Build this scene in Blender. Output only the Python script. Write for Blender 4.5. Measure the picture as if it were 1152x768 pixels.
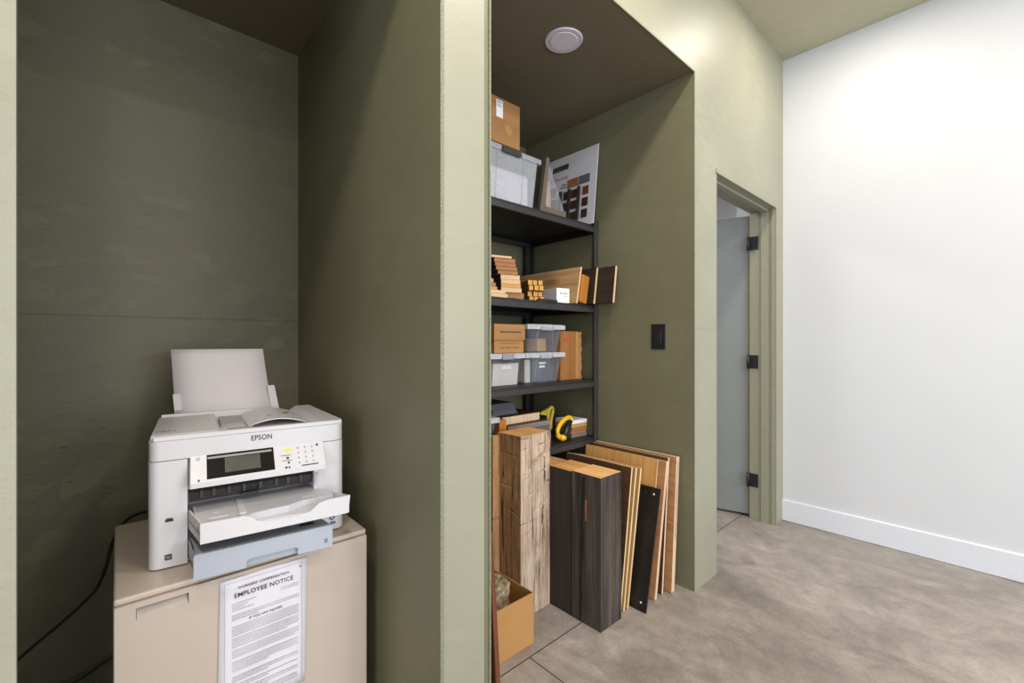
import bpy, bmesh, math, random
from mathutils import Vector, Matrix, noise
R = math.radians
random.seed(7)
sc = bpy.context.scene
for o in list(bpy.data.objects):
    bpy.data.objects.remove(o)
COL = sc.collection

# ------------------------------------------------------------------ camera, light, exposure
cam = bpy.data.cameras.new('camera')
cam.sensor_width = 36.0
cam.lens = 502.0 / 1152.0 * 36.0
cam.clip_start = 0.02
cob = bpy.data.objects.new('camera', cam)
COL.objects.link(cob)
cob.location = (0, 0, 1.2)
cob.rotation_euler = (R(90), 0, R(-42.4))
sc.camera = cob

sc.view_settings.view_transform = 'Standard'
sc.view_settings.look = 'None'
sc.view_settings.gamma = 1
sc.view_settings.use_curve_mapping = False
sc.view_settings.exposure = 0.62

w = bpy.data.worlds.new('daylight')
sc.world = w
w.use_nodes = True
w.node_tree.nodes['Background'].inputs[0].default_value = (0.86, 0.92, 1.0, 1)
w.node_tree.nodes['Background'].inputs[1].default_value = 0.55

CEIL = 3.09
LAMP_W = 11.5
WIN_W = 135.0
SIDE_W = 75.0


def area(name, loc, rot, size, power, color, shape='DISK', sy=None):
    l = bpy.data.lights.new(name, 'AREA')
    l.shape = shape
    l.size = size
    if sy:
        l.size_y = sy
    l.energy = power
    l.color = color
    o = bpy.data.objects.new(name, l)
    o.location = loc
    o.rotation_euler = rot
    COL.objects.link(o)
    return o


WARM = (1.0, 0.93, 0.84)
DAY = (0.80, 0.88, 1.0)
# recessed downlights of the room's ceiling, three rows parallel to the alcove wall
for ly, k in ((0.49, 1.0), (-0.75, 1.0), (-1.85, 1.0)):
    for lx in (2.72, 1.2, -0.32):
        area('ceiling_lamp', (lx, ly, CEIL - 0.012), (0, 0, 0), 0.15, LAMP_W * k * (0.62 if lx > 2 else 1.0), WARM)
# daylight through the big window of the wall behind the camera
area('window_daylight', (1.5, -4.35, 1.55), (R(90), 0, 0), 4.6, WIN_W, DAY, 'RECTANGLE', 2.3)
area('side_window_daylight', (-4.0, -2.6, 1.6), (R(90), 0, R(-90)), 3.0, SIDE_W, DAY, 'RECTANGLE', 2.2)
# lamp of the room beyond the door
area('back_room_lamp', (2.6, 2.6, 2.9), (0, 0, 0), 0.5, 24.0, (0.95, 0.96, 1.0))

# ------------------------------------------------------------------ materials


def newmat(name):
    m = bpy.data.materials.new(name)
    m.use_nodes = True
    nt = m.node_tree
    b = nt.nodes['Principled BSDF']
    return m, nt, b


def coords(nt, scale=(1, 1, 1), rot=(0, 0, 0)):
    tc = nt.nodes.new('ShaderNodeTexCoord')
    mp = nt.nodes.new('ShaderNodeMapping')
    mp.inputs['Scale'].default_value = scale
    mp.inputs['Rotation'].default_value = rot
    nt.links.new(tc.outputs['Object'], mp.inputs['Vector'])
    return mp.outputs['Vector']


def noise_n(nt, vec, scale, detail=4, rough=0.55, dist=0.0):
    n = nt.nodes.new('ShaderNodeTexNoise')
    n.inputs['Scale'].default_value = scale
    n.inputs['Detail'].default_value = detail
    n.inputs['Roughness'].default_value = rough
    n.inputs['Distortion'].default_value = dist
    nt.links.new(vec, n.inputs['Vector'])
    return n.outputs['Fac']


def ramp(nt, fac, stops):
    r = nt.nodes.new('ShaderNodeValToRGB')
    e = r.color_ramp.elements
    while len(e) < len(stops):
        e.new(0.5)
    for i, (p, c) in enumerate(stops):
        e[i].position = p
        e[i].color = (c[0], c[1], c[2], 1)
    nt.links.new(fac, r.inputs['Fac'])
    return r.outputs['Color']


def mixc(nt, fac, a, b, mode='MIX'):
    m = nt.nodes.new('ShaderNodeMix')
    m.data_type = 'RGBA'
    m.blend_type = mode
    for sock, v in ((m.inputs[0], fac), (m.inputs[6], a), (m.inputs[7], b)):
        if isinstance(v, (int, float)):
            sock.default_value = v
        elif isinstance(v, tuple):
            sock.default_value = (v[0], v[1], v[2], 1)
        else:
            nt.links.new(v, sock)
    return m.outputs[2]


def bump(nt, b, h, strength, dist=0.002):
    n = nt.nodes.new('ShaderNodeBump')
    n.inputs['Strength'].default_value = strength
    n.inputs['Distance'].default_value = dist
    nt.links.new(h, n.inputs['Height'])
    nt.links.new(n.outputs['Normal'], b.inputs['Normal'])


def plain(name, c, rough=0.5, metal=0.0, var=0.06, scale=30, spec=0.5):
    m, nt, b = newmat(name)
    v = coords(nt)
    f = noise_n(nt, v, scale, 3)
    a = tuple(x * (1 - var) for x in c)
    d = tuple(min(1, x * (1 + var)) for x in c)
    nt.links.new(ramp(nt, f, [(0.3, a), (0.7, d)]), b.inputs['Base Color'])
    b.inputs['Roughness'].default_value = rough
    b.inputs['Metallic'].default_value = metal
    b.inputs['Specular IOR Level'].default_value = spec
    return m


def osb_paint(name, c, rough, flake=0.5, up=(1, 1, 1)):
    """Paint rolled over strand board: faint strands show in relief."""
    m, nt, b = newmat(name)
    v = coords(nt, up)
    big = noise_n(nt, v, 2.2, 3)
    vo = nt.nodes.new('ShaderNodeTexVoronoi')
    vo.inputs['Scale'].default_value = 1.0
    vo.inputs['Randomness'].default_value = 1
    nz = nt.nodes.new('ShaderNodeTexNoise')
    nz.inputs['Scale'].default_value = 6
    nt.links.new(v, nz.inputs['Vector'])
    add = nt.nodes.new('ShaderNodeVectorMath')
    add.operation = 'MULTIPLY_ADD'
    add.inputs[1].default_value = (1.3, 1.3, 1.3)
    nt.links.new(nz.outputs['Color'], add.inputs[0])
    nt.links.new(coords(nt, (up[0] * 13, up[1] * 13, up[2] * 26), (0, 0.35, 0)), add.inputs[2])
    nt.links.new(add.outputs[0], vo.inputs['Vector'])
    fine = noise_n(nt, v, 160, 3)
    streak = noise_n(nt, coords(nt, (up[0] * 20, up[1] * 20, up[2] * 100), (0, 0.2, 0)), 1.0, 5, 0.7)
    col = ramp(nt, big, [(0.3, tuple(x * 0.93 for x in c)), (0.7, tuple(x * 1.06 for x in c))])
    sep = nt.nodes.new('ShaderNodeSeparateColor')
    nt.links.new(vo.outputs['Color'], sep.inputs[0])
    patch = ramp(nt, sep.outputs[0], [(0.0, (0.95,) * 3), (0.70, (1.0,) * 3), (0.95, (1.24,) * 3)])
    mask = ramp(nt, noise_n(nt, v, 1.7, 3, 0.6), [(0.40, (0.15 * flake,) * 3), (0.62, (flake,) * 3)])
    col = mixc(nt, mask, col, mixc(nt, 1.0, col, patch, 'MULTIPLY'))
    dark = ramp(nt, streak, [(0.36, (0.55,) * 3), (0.41, (1, 1, 1))])
    col = mixc(nt, mask, col, mixc(nt, 1.0, col, dark, 'MULTIPLY'))
    nt.links.new(col, b.inputs['Base Color'])
    b.inputs['Roughness'].default_value = rough
    mx = nt.nodes.new('ShaderNodeMath')
    mx.operation = 'MULTIPLY_ADD'
    mx.inputs[1].default_value = 0.6
    nt.links.new(sep.outputs[0], mx.inputs[0])
    nt.links.new(fine, mx.inputs[2])
    mx2 = nt.nodes.new('ShaderNodeMath')
    mx2.operation = 'ADD'
    nt.links.new(mx.outputs[0], mx2.inputs[0])
    nt.links.new(streak, mx2.inputs[1])
    bump(nt, b, mx2.outputs[0], 0.22 + 0.40 * flake, 0.0012 + 0.001 * (flake > 0.9))
    return m


def wood(name, c1, c2, axis=1, freq=26, rough=0.6, dark=None, knots=0.0, contrast=0.22, spec=0.3):
    """Grain stretched along one object axis."""
    m, nt, b = newmat(name)
    s = [1.0, 1.0, 1.0]
    s[axis] = 0.07
    v = coords(nt, tuple(s))
    f = noise_n(nt, v, freq, 6, 0.62, 0.6)
    col = ramp(nt, f, [(0.5 - contrast, c1), (0.5 + contrast, c2)])
    s2 = [1.0, 1.0, 1.0]
    s2[axis] = 0.03
    f2 = noise_n(nt, coords(nt, tuple(s2)), freq * 5, 3, 0.6)
    col = mixc(nt, 0.5, col, mixc(nt, 1.0, col, ramp(nt, f2, [(0.34, (0.62,) * 3), (0.55, (1.06,) * 3)]), 'MULTIPLY'))
    if dark:
        f3 = noise_n(nt, v, freq * 0.45, 5, 0.7, 1.0)
        col = mixc(nt, ramp(nt, f3, [(0.57, (0, 0, 0)), (0.70, (1, 1, 1))]), col, dark)
    if knots:
        vo = nt.nodes.new('ShaderNodeTexVoronoi')
        vo.voronoi_dimensions = '2D'
        vo.inputs['Scale'].default_value = knots
        s3 = [1.0, 1.0, 1.0]
        s3[axis] = 0.45
        nt.links.new(coords(nt, tuple(s3), (0, R(90), 0)), vo.inputs['Vector'])
        kd = dark or tuple(x * 0.35 for x in c1)
        col = mixc(nt, ramp(nt, vo.outputs['Distance'], [(0.06, (0.85,) * 3), (0.24, (0, 0, 0))]), col, kd)
    nt.links.new(col, b.inputs['Base Color'])
    b.inputs['Roughness'].default_value = rough
    b.inputs['Specular IOR Level'].default_value = spec
    bump(nt, b, f2, 0.35, 0.001)
    return m


def hewn(name, c1, c2, dark):
    m, nt, b = newmat(name)
    v = coords(nt, (1, 1, 0.10))
    f = noise_n(nt, v, 30, 6, 0.65, 0.8)
    col = ramp(nt, f, [(0.25, c1), (0.72, c2)])
    big = noise_n(nt, coords(nt, (1, 1, 0.6)), 9, 3, 0.5)
    col = mixc(nt, 0.7, col, mixc(nt, 1.0, col, ramp(nt, big, [(0.3, (0.72, 0.66, 0.58)), (0.68, (1.14, 1.12, 1.1))]), 'MULTIPLY'))
    fine = noise_n(nt, coords(nt, (1, 1, 0.03)), 170, 4, 0.7)
    col = mixc(nt, 0.85, col, mixc(nt, 1.0, col, ramp(nt, fine, [(0.36, (0.52, 0.47, 0.42)), (0.55, (1.06,) * 3)]), 'MULTIPLY'))
    crack = noise_n(nt, coords(nt, (1, 1, 0.055)), 22, 5, 0.75, 1.6)
    ck = ramp(nt, crack, [(0.575, (0, 0, 0)), (0.64, (1, 1, 1))])
    col = mixc(nt, ck, col, dark)
    dash = noise_n(nt, coords(nt, (7, 7, 34), (0.25, -0.38, 0)), 1.0, 2, 0.5, 0.4)
    col = mixc(nt, ramp(nt, dash, [(0.675, (0, 0, 0)), (0.72, (0.6,) * 3)]), col, dark)
    nt.links.new(col, b.inputs['Base Color'])
    b.inputs['Roughness'].default_value = 0.85
    b.inputs['Specular IOR Level'].default_value = 0.2
    inv = nt.nodes.new('ShaderNodeMath')
    inv.operation = 'MULTIPLY_ADD'
    inv.inputs[1].default_value = -1.5
    nt.links.new(crack, inv.inputs[0])
    nt.links.new(fine, inv.inputs[2])
    bump(nt, b, inv.outputs[0], 0.5, 0.004)
    return m


def concrete(name):
    m, nt, b = newmat(name)
    v = coords(nt)
    f = noise_n(nt, v, 1.3, 6, 0.62, 0.8)
    col = ramp(nt, f, [(0.30, (0.20, 0.172, 0.150)), (0.50, (0.29, 0.25, 0.22)), (0.72, (0.385, 0.338, 0.302))])
    f2 = noise_n(nt, coords(nt, (1.0, 0.5, 1), (0, 0, 0.75)), 4.2, 10, 0.72, 1.0)
    col = mixc(nt, 0.9, col, mixc(nt, 1.0, col, ramp(nt, f2, [(0.34, (0.70, 0.69, 0.68)), (0.66, (1.25, 1.24, 1.23))]), 'MULTIPLY'))
    f5 = noise_n(nt, v, 14, 8, 0.75, 0.4)
    col = mixc(nt, 0.7, col, mixc(nt, 1.0, col, ramp(nt, f5, [(0.34, (0.78,) * 3), (0.64, (1.15,) * 3)]), 'MULTIPLY'))
    f3 = noise_n(nt, v, 90, 5, 0.75)
    col = mixc(nt, 0.6, col, mixc(nt, 1.0, col, ramp(nt, f3, [(0.32, (0.78,) * 3), (0.64, (1.12,) * 3)]), 'MULTIPLY'))
    f4 = noise_n(nt, coords(nt, (1, 0.30, 1), (0, 0, -0.6)), 4.0, 9, 0.72, 1.8)
    col = mixc(nt, ramp(nt, f4, [(0.62, (0, 0, 0)), (0.74, (0.45,) * 3)]), col, (0.50, 0.445, 0.40))
    nt.links.new(col, b.inputs['Base Color'])
    rr = ramp(nt, f2, [(0.3, (0.42,) * 3), (0.7, (0.62,) * 3)])
    nt.links.new(rr, b.inputs['Roughness'])
    bump(nt, b, f3, 0.12, 0.001)
    return m


def clear_plastic(name, tint=(0.86, 0.88, 0.92), milk=0.22, gloss=0.12):
    m = bpy.data.materials.new(name)
    m.use_nodes = True
    nt = m.node_tree
    nt.nodes.clear()
    out = nt.nodes.new('ShaderNodeOutputMaterial')
    tr = nt.nodes.new('ShaderNodeBsdfTransparent')
    tr.inputs[0].default_value = tint + (1,)
    pb = nt.nodes.new('ShaderNodeBsdfPrincipled')
    pb.inputs['Base Color'].default_value = (0.80, 0.81, 0.84, 1)
    pb.inputs['Roughness'].default_value = 0.18
    tc = nt.nodes.new('ShaderNodeTexCoord')
    nz = nt.nodes.new('ShaderNodeTexNoise')
    nz.inputs['Scale'].default_value = 25
    nt.links.new(tc.outputs['Object'], nz.inputs['Vector'])
    mr = nt.nodes.new('ShaderNodeMapRange')
    mr.inputs[3].default_value = max(0, milk - gloss)
    mr.inputs[4].default_value = milk + gloss
    nt.links.new(nz.outputs['Fac'], mr.inputs[0])
    mx = nt.nodes.new('ShaderNodeMixShader')
    nt.links.new(mr.outputs[0], mx.inputs[0])
    nt.links.new(tr.outputs[0], mx.inputs[1])
    nt.links.new(pb.outputs[0], mx.inputs[2])
    nt.links.new(mx.outputs[0], out.inputs[0])
    return m


M = {}
M['sage'] = osb_paint('sage_green_paint', (0.298, 0.286, 0.205), 0.47, 0.22)
M['olive'] = osb_paint('olive_green_paint', (0.168, 0.156, 0.090), 0.45, 0.25)
M['olive_osb'] = osb_paint('olive_green_paint_on_strand_board', (0.128, 0.114, 0.062), 0.55, 1.0)
M['edge'] = plain('speckled_board_edge', (0.20, 0.205, 0.135), 0.7, var=0.55, scale=260)
M['ceil'] = osb_paint('sage_ceiling_paint', (0.44, 0.415, 0.29), 0.6, 0.15)
M['ceil_olive'] = osb_paint('olive_ceiling_paint', (0.170, 0.143, 0.090), 0.5, 0.15)
M['white_wall'] = plain('white_wall_paint', (0.62, 0.625, 0.64), 0.55, var=0.012, scale=3)
M['base'] = plain('white_trim_paint', (0.68, 0.70, 0.74), 0.35, var=0.01)
M['jamb'] = plain('sage_trim_paint', (0.27, 0.26, 0.185), 0.4, var=0.04)
M['door'] = plain('pale_sage_door_paint', (0.215, 0.225, 0.215), 0.45, var=0.03, scale=8)
M['concrete'] = concrete('polished_concrete')
M['joint'] = plain('saw_cut', (0.045, 0.038, 0.032), 0.9)
M['black'] = plain('black_plastic', (0.012, 0.012, 0.013), 0.4)
M['blackmetal'] = plain('black_powder_coat', (0.014, 0.012, 0.012), 0.42, metal=0.0, var=0.2)
M['postmetal'] = plain('dark_post_coat', (0.042, 0.038, 0.040), 0.32, var=0.1)
M['deck'] = plain('dark_shelf_board', (0.018, 0.016, 0.015), 0.5, var=0.3, scale=12)
M['white'] = plain('white_plastic', (0.64, 0.61, 0.61), 0.38, var=0.01)
M['white2'] = plain('light_grey_plastic', (0.53, 0.52, 0.54), 0.4, var=0.015)
M['cass'] = plain('cool_grey_plastic', (0.40, 0.42, 0.47), 0.4, var=0.015)
M['cass_top'] = plain('mid_grey_plastic', (0.26, 0.265, 0.285), 0.5, var=0.02)
M['grey'] = plain('grey_plastic', (0.36, 0.35, 0.36), 0.5, var=0.03)
M['charcoal'] = plain('charcoal_plastic', (0.045, 0.037, 0.033), 0.45, var=0.15)
M['screen'] = plain('dark_glass', (0.006, 0.006, 0.006), 0.12, var=0.0)
M['display'] = plain('display_glass', (0.075, 0.07, 0.06), 0.25, var=0.2, scale=16)
M['steelbar'] = plain('grey_bezel', (0.28, 0.27, 0.25), 0.4)
M['yellowkey'] = plain('yellow_key', (0.85, 0.68, 0.02), 0.5)
M['ink'] = plain('black_ink', (0.03, 0.03, 0.035), 0.7)
M['inkgrey'] = plain('grey_ink', (0.20, 0.20, 0.22), 0.7)
M['inktext'] = plain('faint_grey_ink', (0.34, 0.33, 0.35), 0.7)
M['inkblue'] = plain('blue_grey_ink', (0.30, 0.33, 0.48), 0.7)
M['inkred'] = plain('red_ink', (0.45, 0.03, 0.05), 0.7)
M['blue'] = plain('blue_sticker', (0.06, 0.16, 0.34), 0.5)
M['putty'] = plain('putty_enamel', (0.50, 0.41, 0.335), 0.42, var=0.02, scale=4)
M['putty_dark'] = plain('putty_recess', (0.38, 0.32, 0.265), 0.5)
M['paper'] = plain('white_paper', (0.70, 0.665, 0.69), 0.8, var=0.01)
M['sheet'] = plain('copy_paper', (0.68, 0.615, 0.60), 0.75, var=0.012, scale=6)
M['card'] = wood('cardboard', (0.32, 0.155, 0.055), (0.41, 0.21, 0.08), 0, 5, 0.8, contrast=0.3)
M['card2'] = plain('tan_cardboard', (0.43, 0.22, 0.07), 0.8, var=0.05, scale=9)
M['card_in'] = plain('cardboard_inside', (0.42, 0.21, 0.06), 0.85, var=0.06)
M['kraft'] = wood('kraft_board', (0.27, 0.105, 0.028), (0.37, 0.16, 0.045), 2, 6, 0.75, contrast=0.3)
M['label'] = plain('white_label', (0.82, 0.81, 0.80), 0.7)
M['cordm'] = plain('black_cord_rubber', (0.008, 0.008, 0.008), 0.35)
M['clear'] = clear_plastic('clear_plastic', (0.93, 0.94, 0.96), 0.06, 0.04)
M['milky'] = clear_plastic('frosted_plastic', (0.94, 0.94, 0.96), 0.28, 0.05)
M['milky2'] = clear_plastic('hazy_plastic', (0.9, 0.9, 0.93), 0.42, 0.15)
M['acrylic'] = clear_plastic('clear_sheet', (0.93, 0.94, 0.95), 0.12, 0.06)
M['bag'] = plain('white_filling', (0.84, 0.80, 0.78), 0.7, var=0.03, scale=5)
M['putty2'] = plain('beige_bin_plastic', (0.60, 0.545, 0.48), 0.5, var=0.03)
M['grey_fill'] = plain('dark_grey_filling', (0.075, 0.08, 0.095), 0.6, var=0.2)
M['yellow'] = plain('yellow_plastic', (0.74, 0.44, 0.01), 0.4, var=0.05)
M['yellow_d'] = plain('olive_yellow_plastic', (0.36, 0.26, 0.012), 0.45, var=0.08)
M['lamp'] = plain('frosted_lamp_lens', (0.76, 0.72, 0.80), 0.5, var=0.01)
M['lampring'] = plain('lamp_trim_ring', (0.68, 0.63, 0.72), 0.4, var=0.01)
M['rust'] = wood('red_brown_stained_wood', (0.115, 0.036, 0.016), (0.175, 0.062, 0.028), 2, 20, 0.5)
M['stone'] = plain('rough_stone', (0.30, 0.225, 0.135), 0.9, var=0.7, scale=42)
M['hewn_brown'] = hewn('weathered_brown_timber', (0.34, 0.18, 0.08), (0.58, 0.355, 0.18), (0.05, 0.025, 0.013))
M['hewn_grey'] = hewn('weathered_pale_timber', (0.40, 0.295, 0.215), (0.67, 0.535, 0.42), (0.075, 0.045, 0.028))
M['end'] = wood('sawn_end_grain', (0.48, 0.22, 0.065), (0.70, 0.39, 0.145), 1, 22, 0.8, dark=(0.25, 0.11, 0.03))
M['end_y'] = wood('yellow_end_grain', (0.60, 0.31, 0.10), (0.80, 0.50, 0.22), 1, 22, 0.8)
M['darkbeam'] = wood('dark_weathered_timber', (0.012, 0.009, 0.007), (0.105, 0.080, 0.066), 2, 26, 0.72, dark=(0.006, 0.004, 0.003))
M['darkbeam2'] = wood('dark_smooth_timber', (0.024, 0.017, 0.014), (0.042, 0.031, 0.026), 2, 20, 0.6)
M['crack'] = plain('dark_split', (0.004, 0.003, 0.002), 0.9)
M['rawsplit'] = plain('raw_split_wood', (0.30, 0.085, 0.02), 0.9)
M['b_dark'] = wood('dark_brown_board', (0.055, 0.026, 0.010), (0.105, 0.055, 0.024), 1, 22, 0.55)
M['b_brown'] = wood('brown_board', (0.33, 0.145, 0.058), (0.50, 0.25, 0.11), 1, 26, 0.6, dark=(0.14, 0.07, 0.03))
M['b_gold'] = wood('golden_panel', (0.56, 0.28, 0.085), (0.66, 0.36, 0.12), 2, 14, 0.5, contrast=0.3)
M['b_ply'] = wood('golden_brown_board', (0.36, 0.20, 0.07), (0.48, 0.28, 0.105), 2, 22, 0.6)
M['b_raw'] = wood('raw_pale_edge', (0.66, 0.43, 0.20), (0.80, 0.58, 0.32), 2, 24, 0.7)
M['b_pink'] = wood('pale_pink_edge', (0.62, 0.42, 0.27), (0.74, 0.54, 0.37), 2, 24, 0.7)
M['b_black'] = wood('black_brown_board', (0.020, 0.012, 0.008), (0.050, 0.032, 0.022), 1, 24, 0.6)
M['steel'] = plain('blackened_steel', (0.022, 0.018, 0.017), 0.38, metal=0.3, var=0.35, scale=10)
M['plank'] = wood('knotty_tan_plank', (0.46, 0.26, 0.11), (0.66, 0.42, 0.20), 1, 14, 0.6, dark=(0.24, 0.11, 0.045), knots=6.5, contrast=0.15)
M['orange'] = wood('orange_block', (0.38, 0.12, 0.015), (0.54, 0.21, 0.035), 2, 26, 0.55)
M['s_pale'] = wood('pale_sample', (0.58, 0.37, 0.19), (0.76, 0.53, 0.31), 0, 22, 0.65)
M['s_tan'] = wood('tan_sample', (0.42, 0.22, 0.09), (0.58, 0.33, 0.14), 0, 22, 0.65)
M['s_mid'] = wood('mid_brown_sample', (0.28, 0.125, 0.045), (0.42, 0.20, 0.08), 0, 22, 0.65)
M['s_gold'] = wood('gold_sample', (0.48, 0.26, 0.075), (0.62, 0.36, 0.125), 0, 22, 0.65)
M['s_dark'] = wood('dark_stained_sample', (0.035, 0.020, 0.012), (0.065, 0.04, 0.025), 0, 22, 0.6)
M['s_grey'] = wood('grey_sample', (0.17, 0.14, 0.12), (0.25, 0.21, 0.18), 0, 22, 0.65)
M['st_end'] = wood('honey_stick_end', (0.58, 0.27, 0.05), (0.80, 0.45, 0.11), 2, 30, 0.6)
M['st_side'] = wood('brown_stick_side', (0.14, 0.06, 0.018), (0.22, 0.10, 0.035), 1, 26, 0.6)
M['slate'] = plain('dark_grey_tray', (0.10, 0.10, 0.11), 0.45, var=0.05)
M['frame'] = plain('brown_frame', (0.15, 0.115, 0.085), 0.55, var=0.06)
M['tanback'] = plain('tan_backing', (0.50, 0.31, 0.13), 0.7)
M['boardwhite'] = plain('white_display_board', (0.70, 0.68, 0.72), 0.5, var=0.01)
M['sw1'] = plain('copper_swatch', (0.33, 0.145, 0.045), 0.4, var=0.2)
M['sw2'] = plain('slate_swatch', (0.13, 0.13, 0.16), 0.4, var=0.1)
M['sw3'] = plain('grey_swatch', (0.22, 0.235, 0.235), 0.4, var=0.1)
M['sw4'] = plain('rust_swatch', (0.20, 0.055, 0.018), 0.4, var=0.3)
M['sw5'] = plain('dark_bronze_swatch', (0.06, 0.03, 0.018), 0.4, var=0.3)
M['sw6'] = plain('bronze_bar', (0.075, 0.06, 0.055), 0.35, metal=0.4, var=0.1)
M['doorwood'] = wood('unpainted_door_edge', (0.42, 0.22, 0.10), (0.58, 0.36, 0.2), 2, 24, 0.7)

# ------------------------------------------------------------------ mesh helpers


class MB:
    def __init__(s):
        s.bm = bmesh.new()

    def box(s, x0, x1, y0, y1, z0, z1, m=0, bev=0.0, seg=2):
        g = bmesh.ops.create_cube(s.bm, size=1.0)
        vs = g['verts']
        for v in vs:
            v.co = Vector(((x0 + x1) / 2 + v.co.x * (x1 - x0), (y0 + y1) / 2 + v.co.y * (y1 - y0), (z0 + z1) / 2 + v.co.z * (z1 - z0)))
        fs = {f for v in vs for f in v.link_faces}
        for f in fs:
            f.material_index = m
        if bev > 0:
            es = {e for f in fs for e in f.edges}
            r = bmesh.ops.bevel(s.bm, geom=list(es), offset=bev, segments=seg, profile=0.5, affect='EDGES')
            for f in r['faces']:
                f.material_index = m
        return fs

    def prism(s, pts, a0, a1, axis='z', m=0):
        """Polygon pts (2-D) pulled along an axis: z -> (x,y), y -> (x,z), x -> (y,z)."""
        def P(p, a):
            return {'z': (p[0], p[1], a), 'y': (p[0], a, p[1]), 'x': (a, p[0], p[1])}[axis]
        A = [s.bm.verts.new(P(p, a0)) for p in pts]
        B = [s.bm.verts.new(P(p, a1)) for p in pts]
        fs = [s.bm.faces.new(A), s.bm.faces.new(B)]
        n = len(pts)
        for i in range(n):
            fs.append(s.bm.faces.new((A[i], A[(i + 1) % n], B[(i + 1) % n], B[i])))
        for f in fs:
            f.material_index = m
        bmesh.ops.recalc_face_normals(s.bm, faces=fs)
        return fs

    def hexa(s, bot, top, m=0):
        """Eight corners: bottom four, top four (same order)."""
        A = [s.bm.verts.new(p) for p in bot]
        B = [s.bm.verts.new(p) for p in top]
        fs = [s.bm.faces.new(A), s.bm.faces.new(B)]
        for i in range(4):
            fs.append(s.bm.faces.new((A[i], A[(i + 1) % 4], B[(i + 1) % 4], B[i])))
        for f in fs:
            f.material_index = m
        bmesh.ops.recalc_face_normals(s.bm, faces=fs)
        return fs

    def cyl(s, p0, p1, r, n=20, m=0, r2=None, smooth=True):
        p0, p1 = Vector(p0), Vector(p1)
        d = (p1 - p0)
        q = d.to_track_quat('Z', 'Y').to_matrix()
        r2 = r if r2 is None else r2
        A, B = [], []
        for i in range(n):
            a = 2 * math.pi * i / n
            c = Vector((math.cos(a), math.sin(a), 0))
            A.append(s.bm.verts.new(p0 + q @ (c * r)))
            B.append(s.bm.verts.new(p1 + q @ (c * r2)))
        fs = [s.bm.faces.new(list(reversed(A))), s.bm.faces.new(B)]
        for i in range(n):
            f = s.bm.faces.new((A[i], A[(i + 1) % n], B[(i + 1) % n], B[i]))
            f.smooth = smooth
            fs.append(f)
        for f in fs:
            f.material_index = m
        return fs

    def tube(s, pts, r, n=10, m=0, flat=1.0):
        pts = [Vector(p) for p in pts]
        rings = []
        up = Vector((0, 0, 1))
        for i, p in enumerate(pts):
            t = (pts[min(i + 1, len(pts) - 1)] - pts[max(i - 1, 0)]).normalized()
            sx = t.cross(up)
            if sx.length < 1e-3:
                sx = t.cross(Vector((1, 0, 0)))
            sx.normalize()
            sy = sx.cross(t)
            rr = r[i] if isinstance(r, (list, tuple)) else r
            rings.append([s.bm.verts.new(p + (sx * math.cos(2 * math.pi * k / n) + sy * flat * math.sin(2 * math.pi * k / n)) * rr) for k in range(n)])
        for a, b in zip(rings[:-1], rings[1:]):
            for k in range(n):
                f = s.bm.faces.new((a[k], a[(k + 1) % n], b[(k + 1) % n], b[k]))
                f.smooth = True
                f.material_index = m
        for rg in (rings[0], rings[-1]):
            f = s.bm.faces.new(rg)
            f.material_index = m
        bmesh.ops.recalc_face_normals(s.bm, faces=s.bm.faces[:])

    def paint(s, fn):
        s.bm.normal_update()
        for f in s.bm.faces:
            f.material_index = fn(f.normal, f.calc_center_median())

    def build(s, name, mats, parent=None, loc=None, rot=None):
        me = bpy.data.meshes.new(name)
        s.bm.normal_update()
        s.bm.to_mesh(me)
        s.bm.free()
        for m in (mats if isinstance(mats, (list, tuple)) else [mats]):
            me.materials.append(M[m])
        o = bpy.data.objects.new(name, me)
        COL.objects.link(o)
        if parent:
            o.parent = parent
        if loc:
            o.location = loc
        if rot:
            o.rotation_euler = rot
        return o


def tag(o, label, cat, group=None, kind=None):
    o['label'] = label
    o['category'] = cat
    if group:
        o['group'] = group
    if kind:
        o['kind'] = kind
    return o


def empty(name, loc, label, cat, group=None, rot=(0, 0, 0)):
    o = bpy.data.objects.new(name, None)
    o.empty_display_size = 0.05
    COL.objects.link(o)
    o.location = loc
    o.rotation_euler = rot
    return tag(o, label, cat, group)


def struct(o):
    o['kind'] = 'structure'
    return o


def part(name, mat, parent, *boxes, bev=0.0):
    b = MB()
    for bx in boxes:
        b.box(*bx, bev=bev)
    return b.build(name, mat, parent)


def text_mesh(name, body, size, mat, parent, loc, rot, align='LEFT', ext=0.0003, sx=1.0, bold=0.0):
    cu = bpy.data.curves.new(name, 'FONT')
    cu.body = body
    cu.size = size
    cu.align_x = align
    cu.extrude = ext
    cu.offset = bold
    cu.space_character = 1.05
    cu.resolution_u = 3
    t = bpy.data.objects.new(name + '_tmp', cu)
    COL.objects.link(t)
    dg = bpy.context.evaluated_depsgraph_get()
    dg.update()
    me = bpy.data.meshes.new_from_object(t.evaluated_get(dg))
    bpy.data.objects.remove(t)
    me.name = name
    me.materials.clear()
    me.materials.append(M[mat])
    o = bpy.data.objects.new(name, me)
    COL.objects.link(o)
    o.parent = parent
    o.location = loc
    o.rotation_euler = rot
    o.scale = (sx, 1, 1)
    return o


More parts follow.
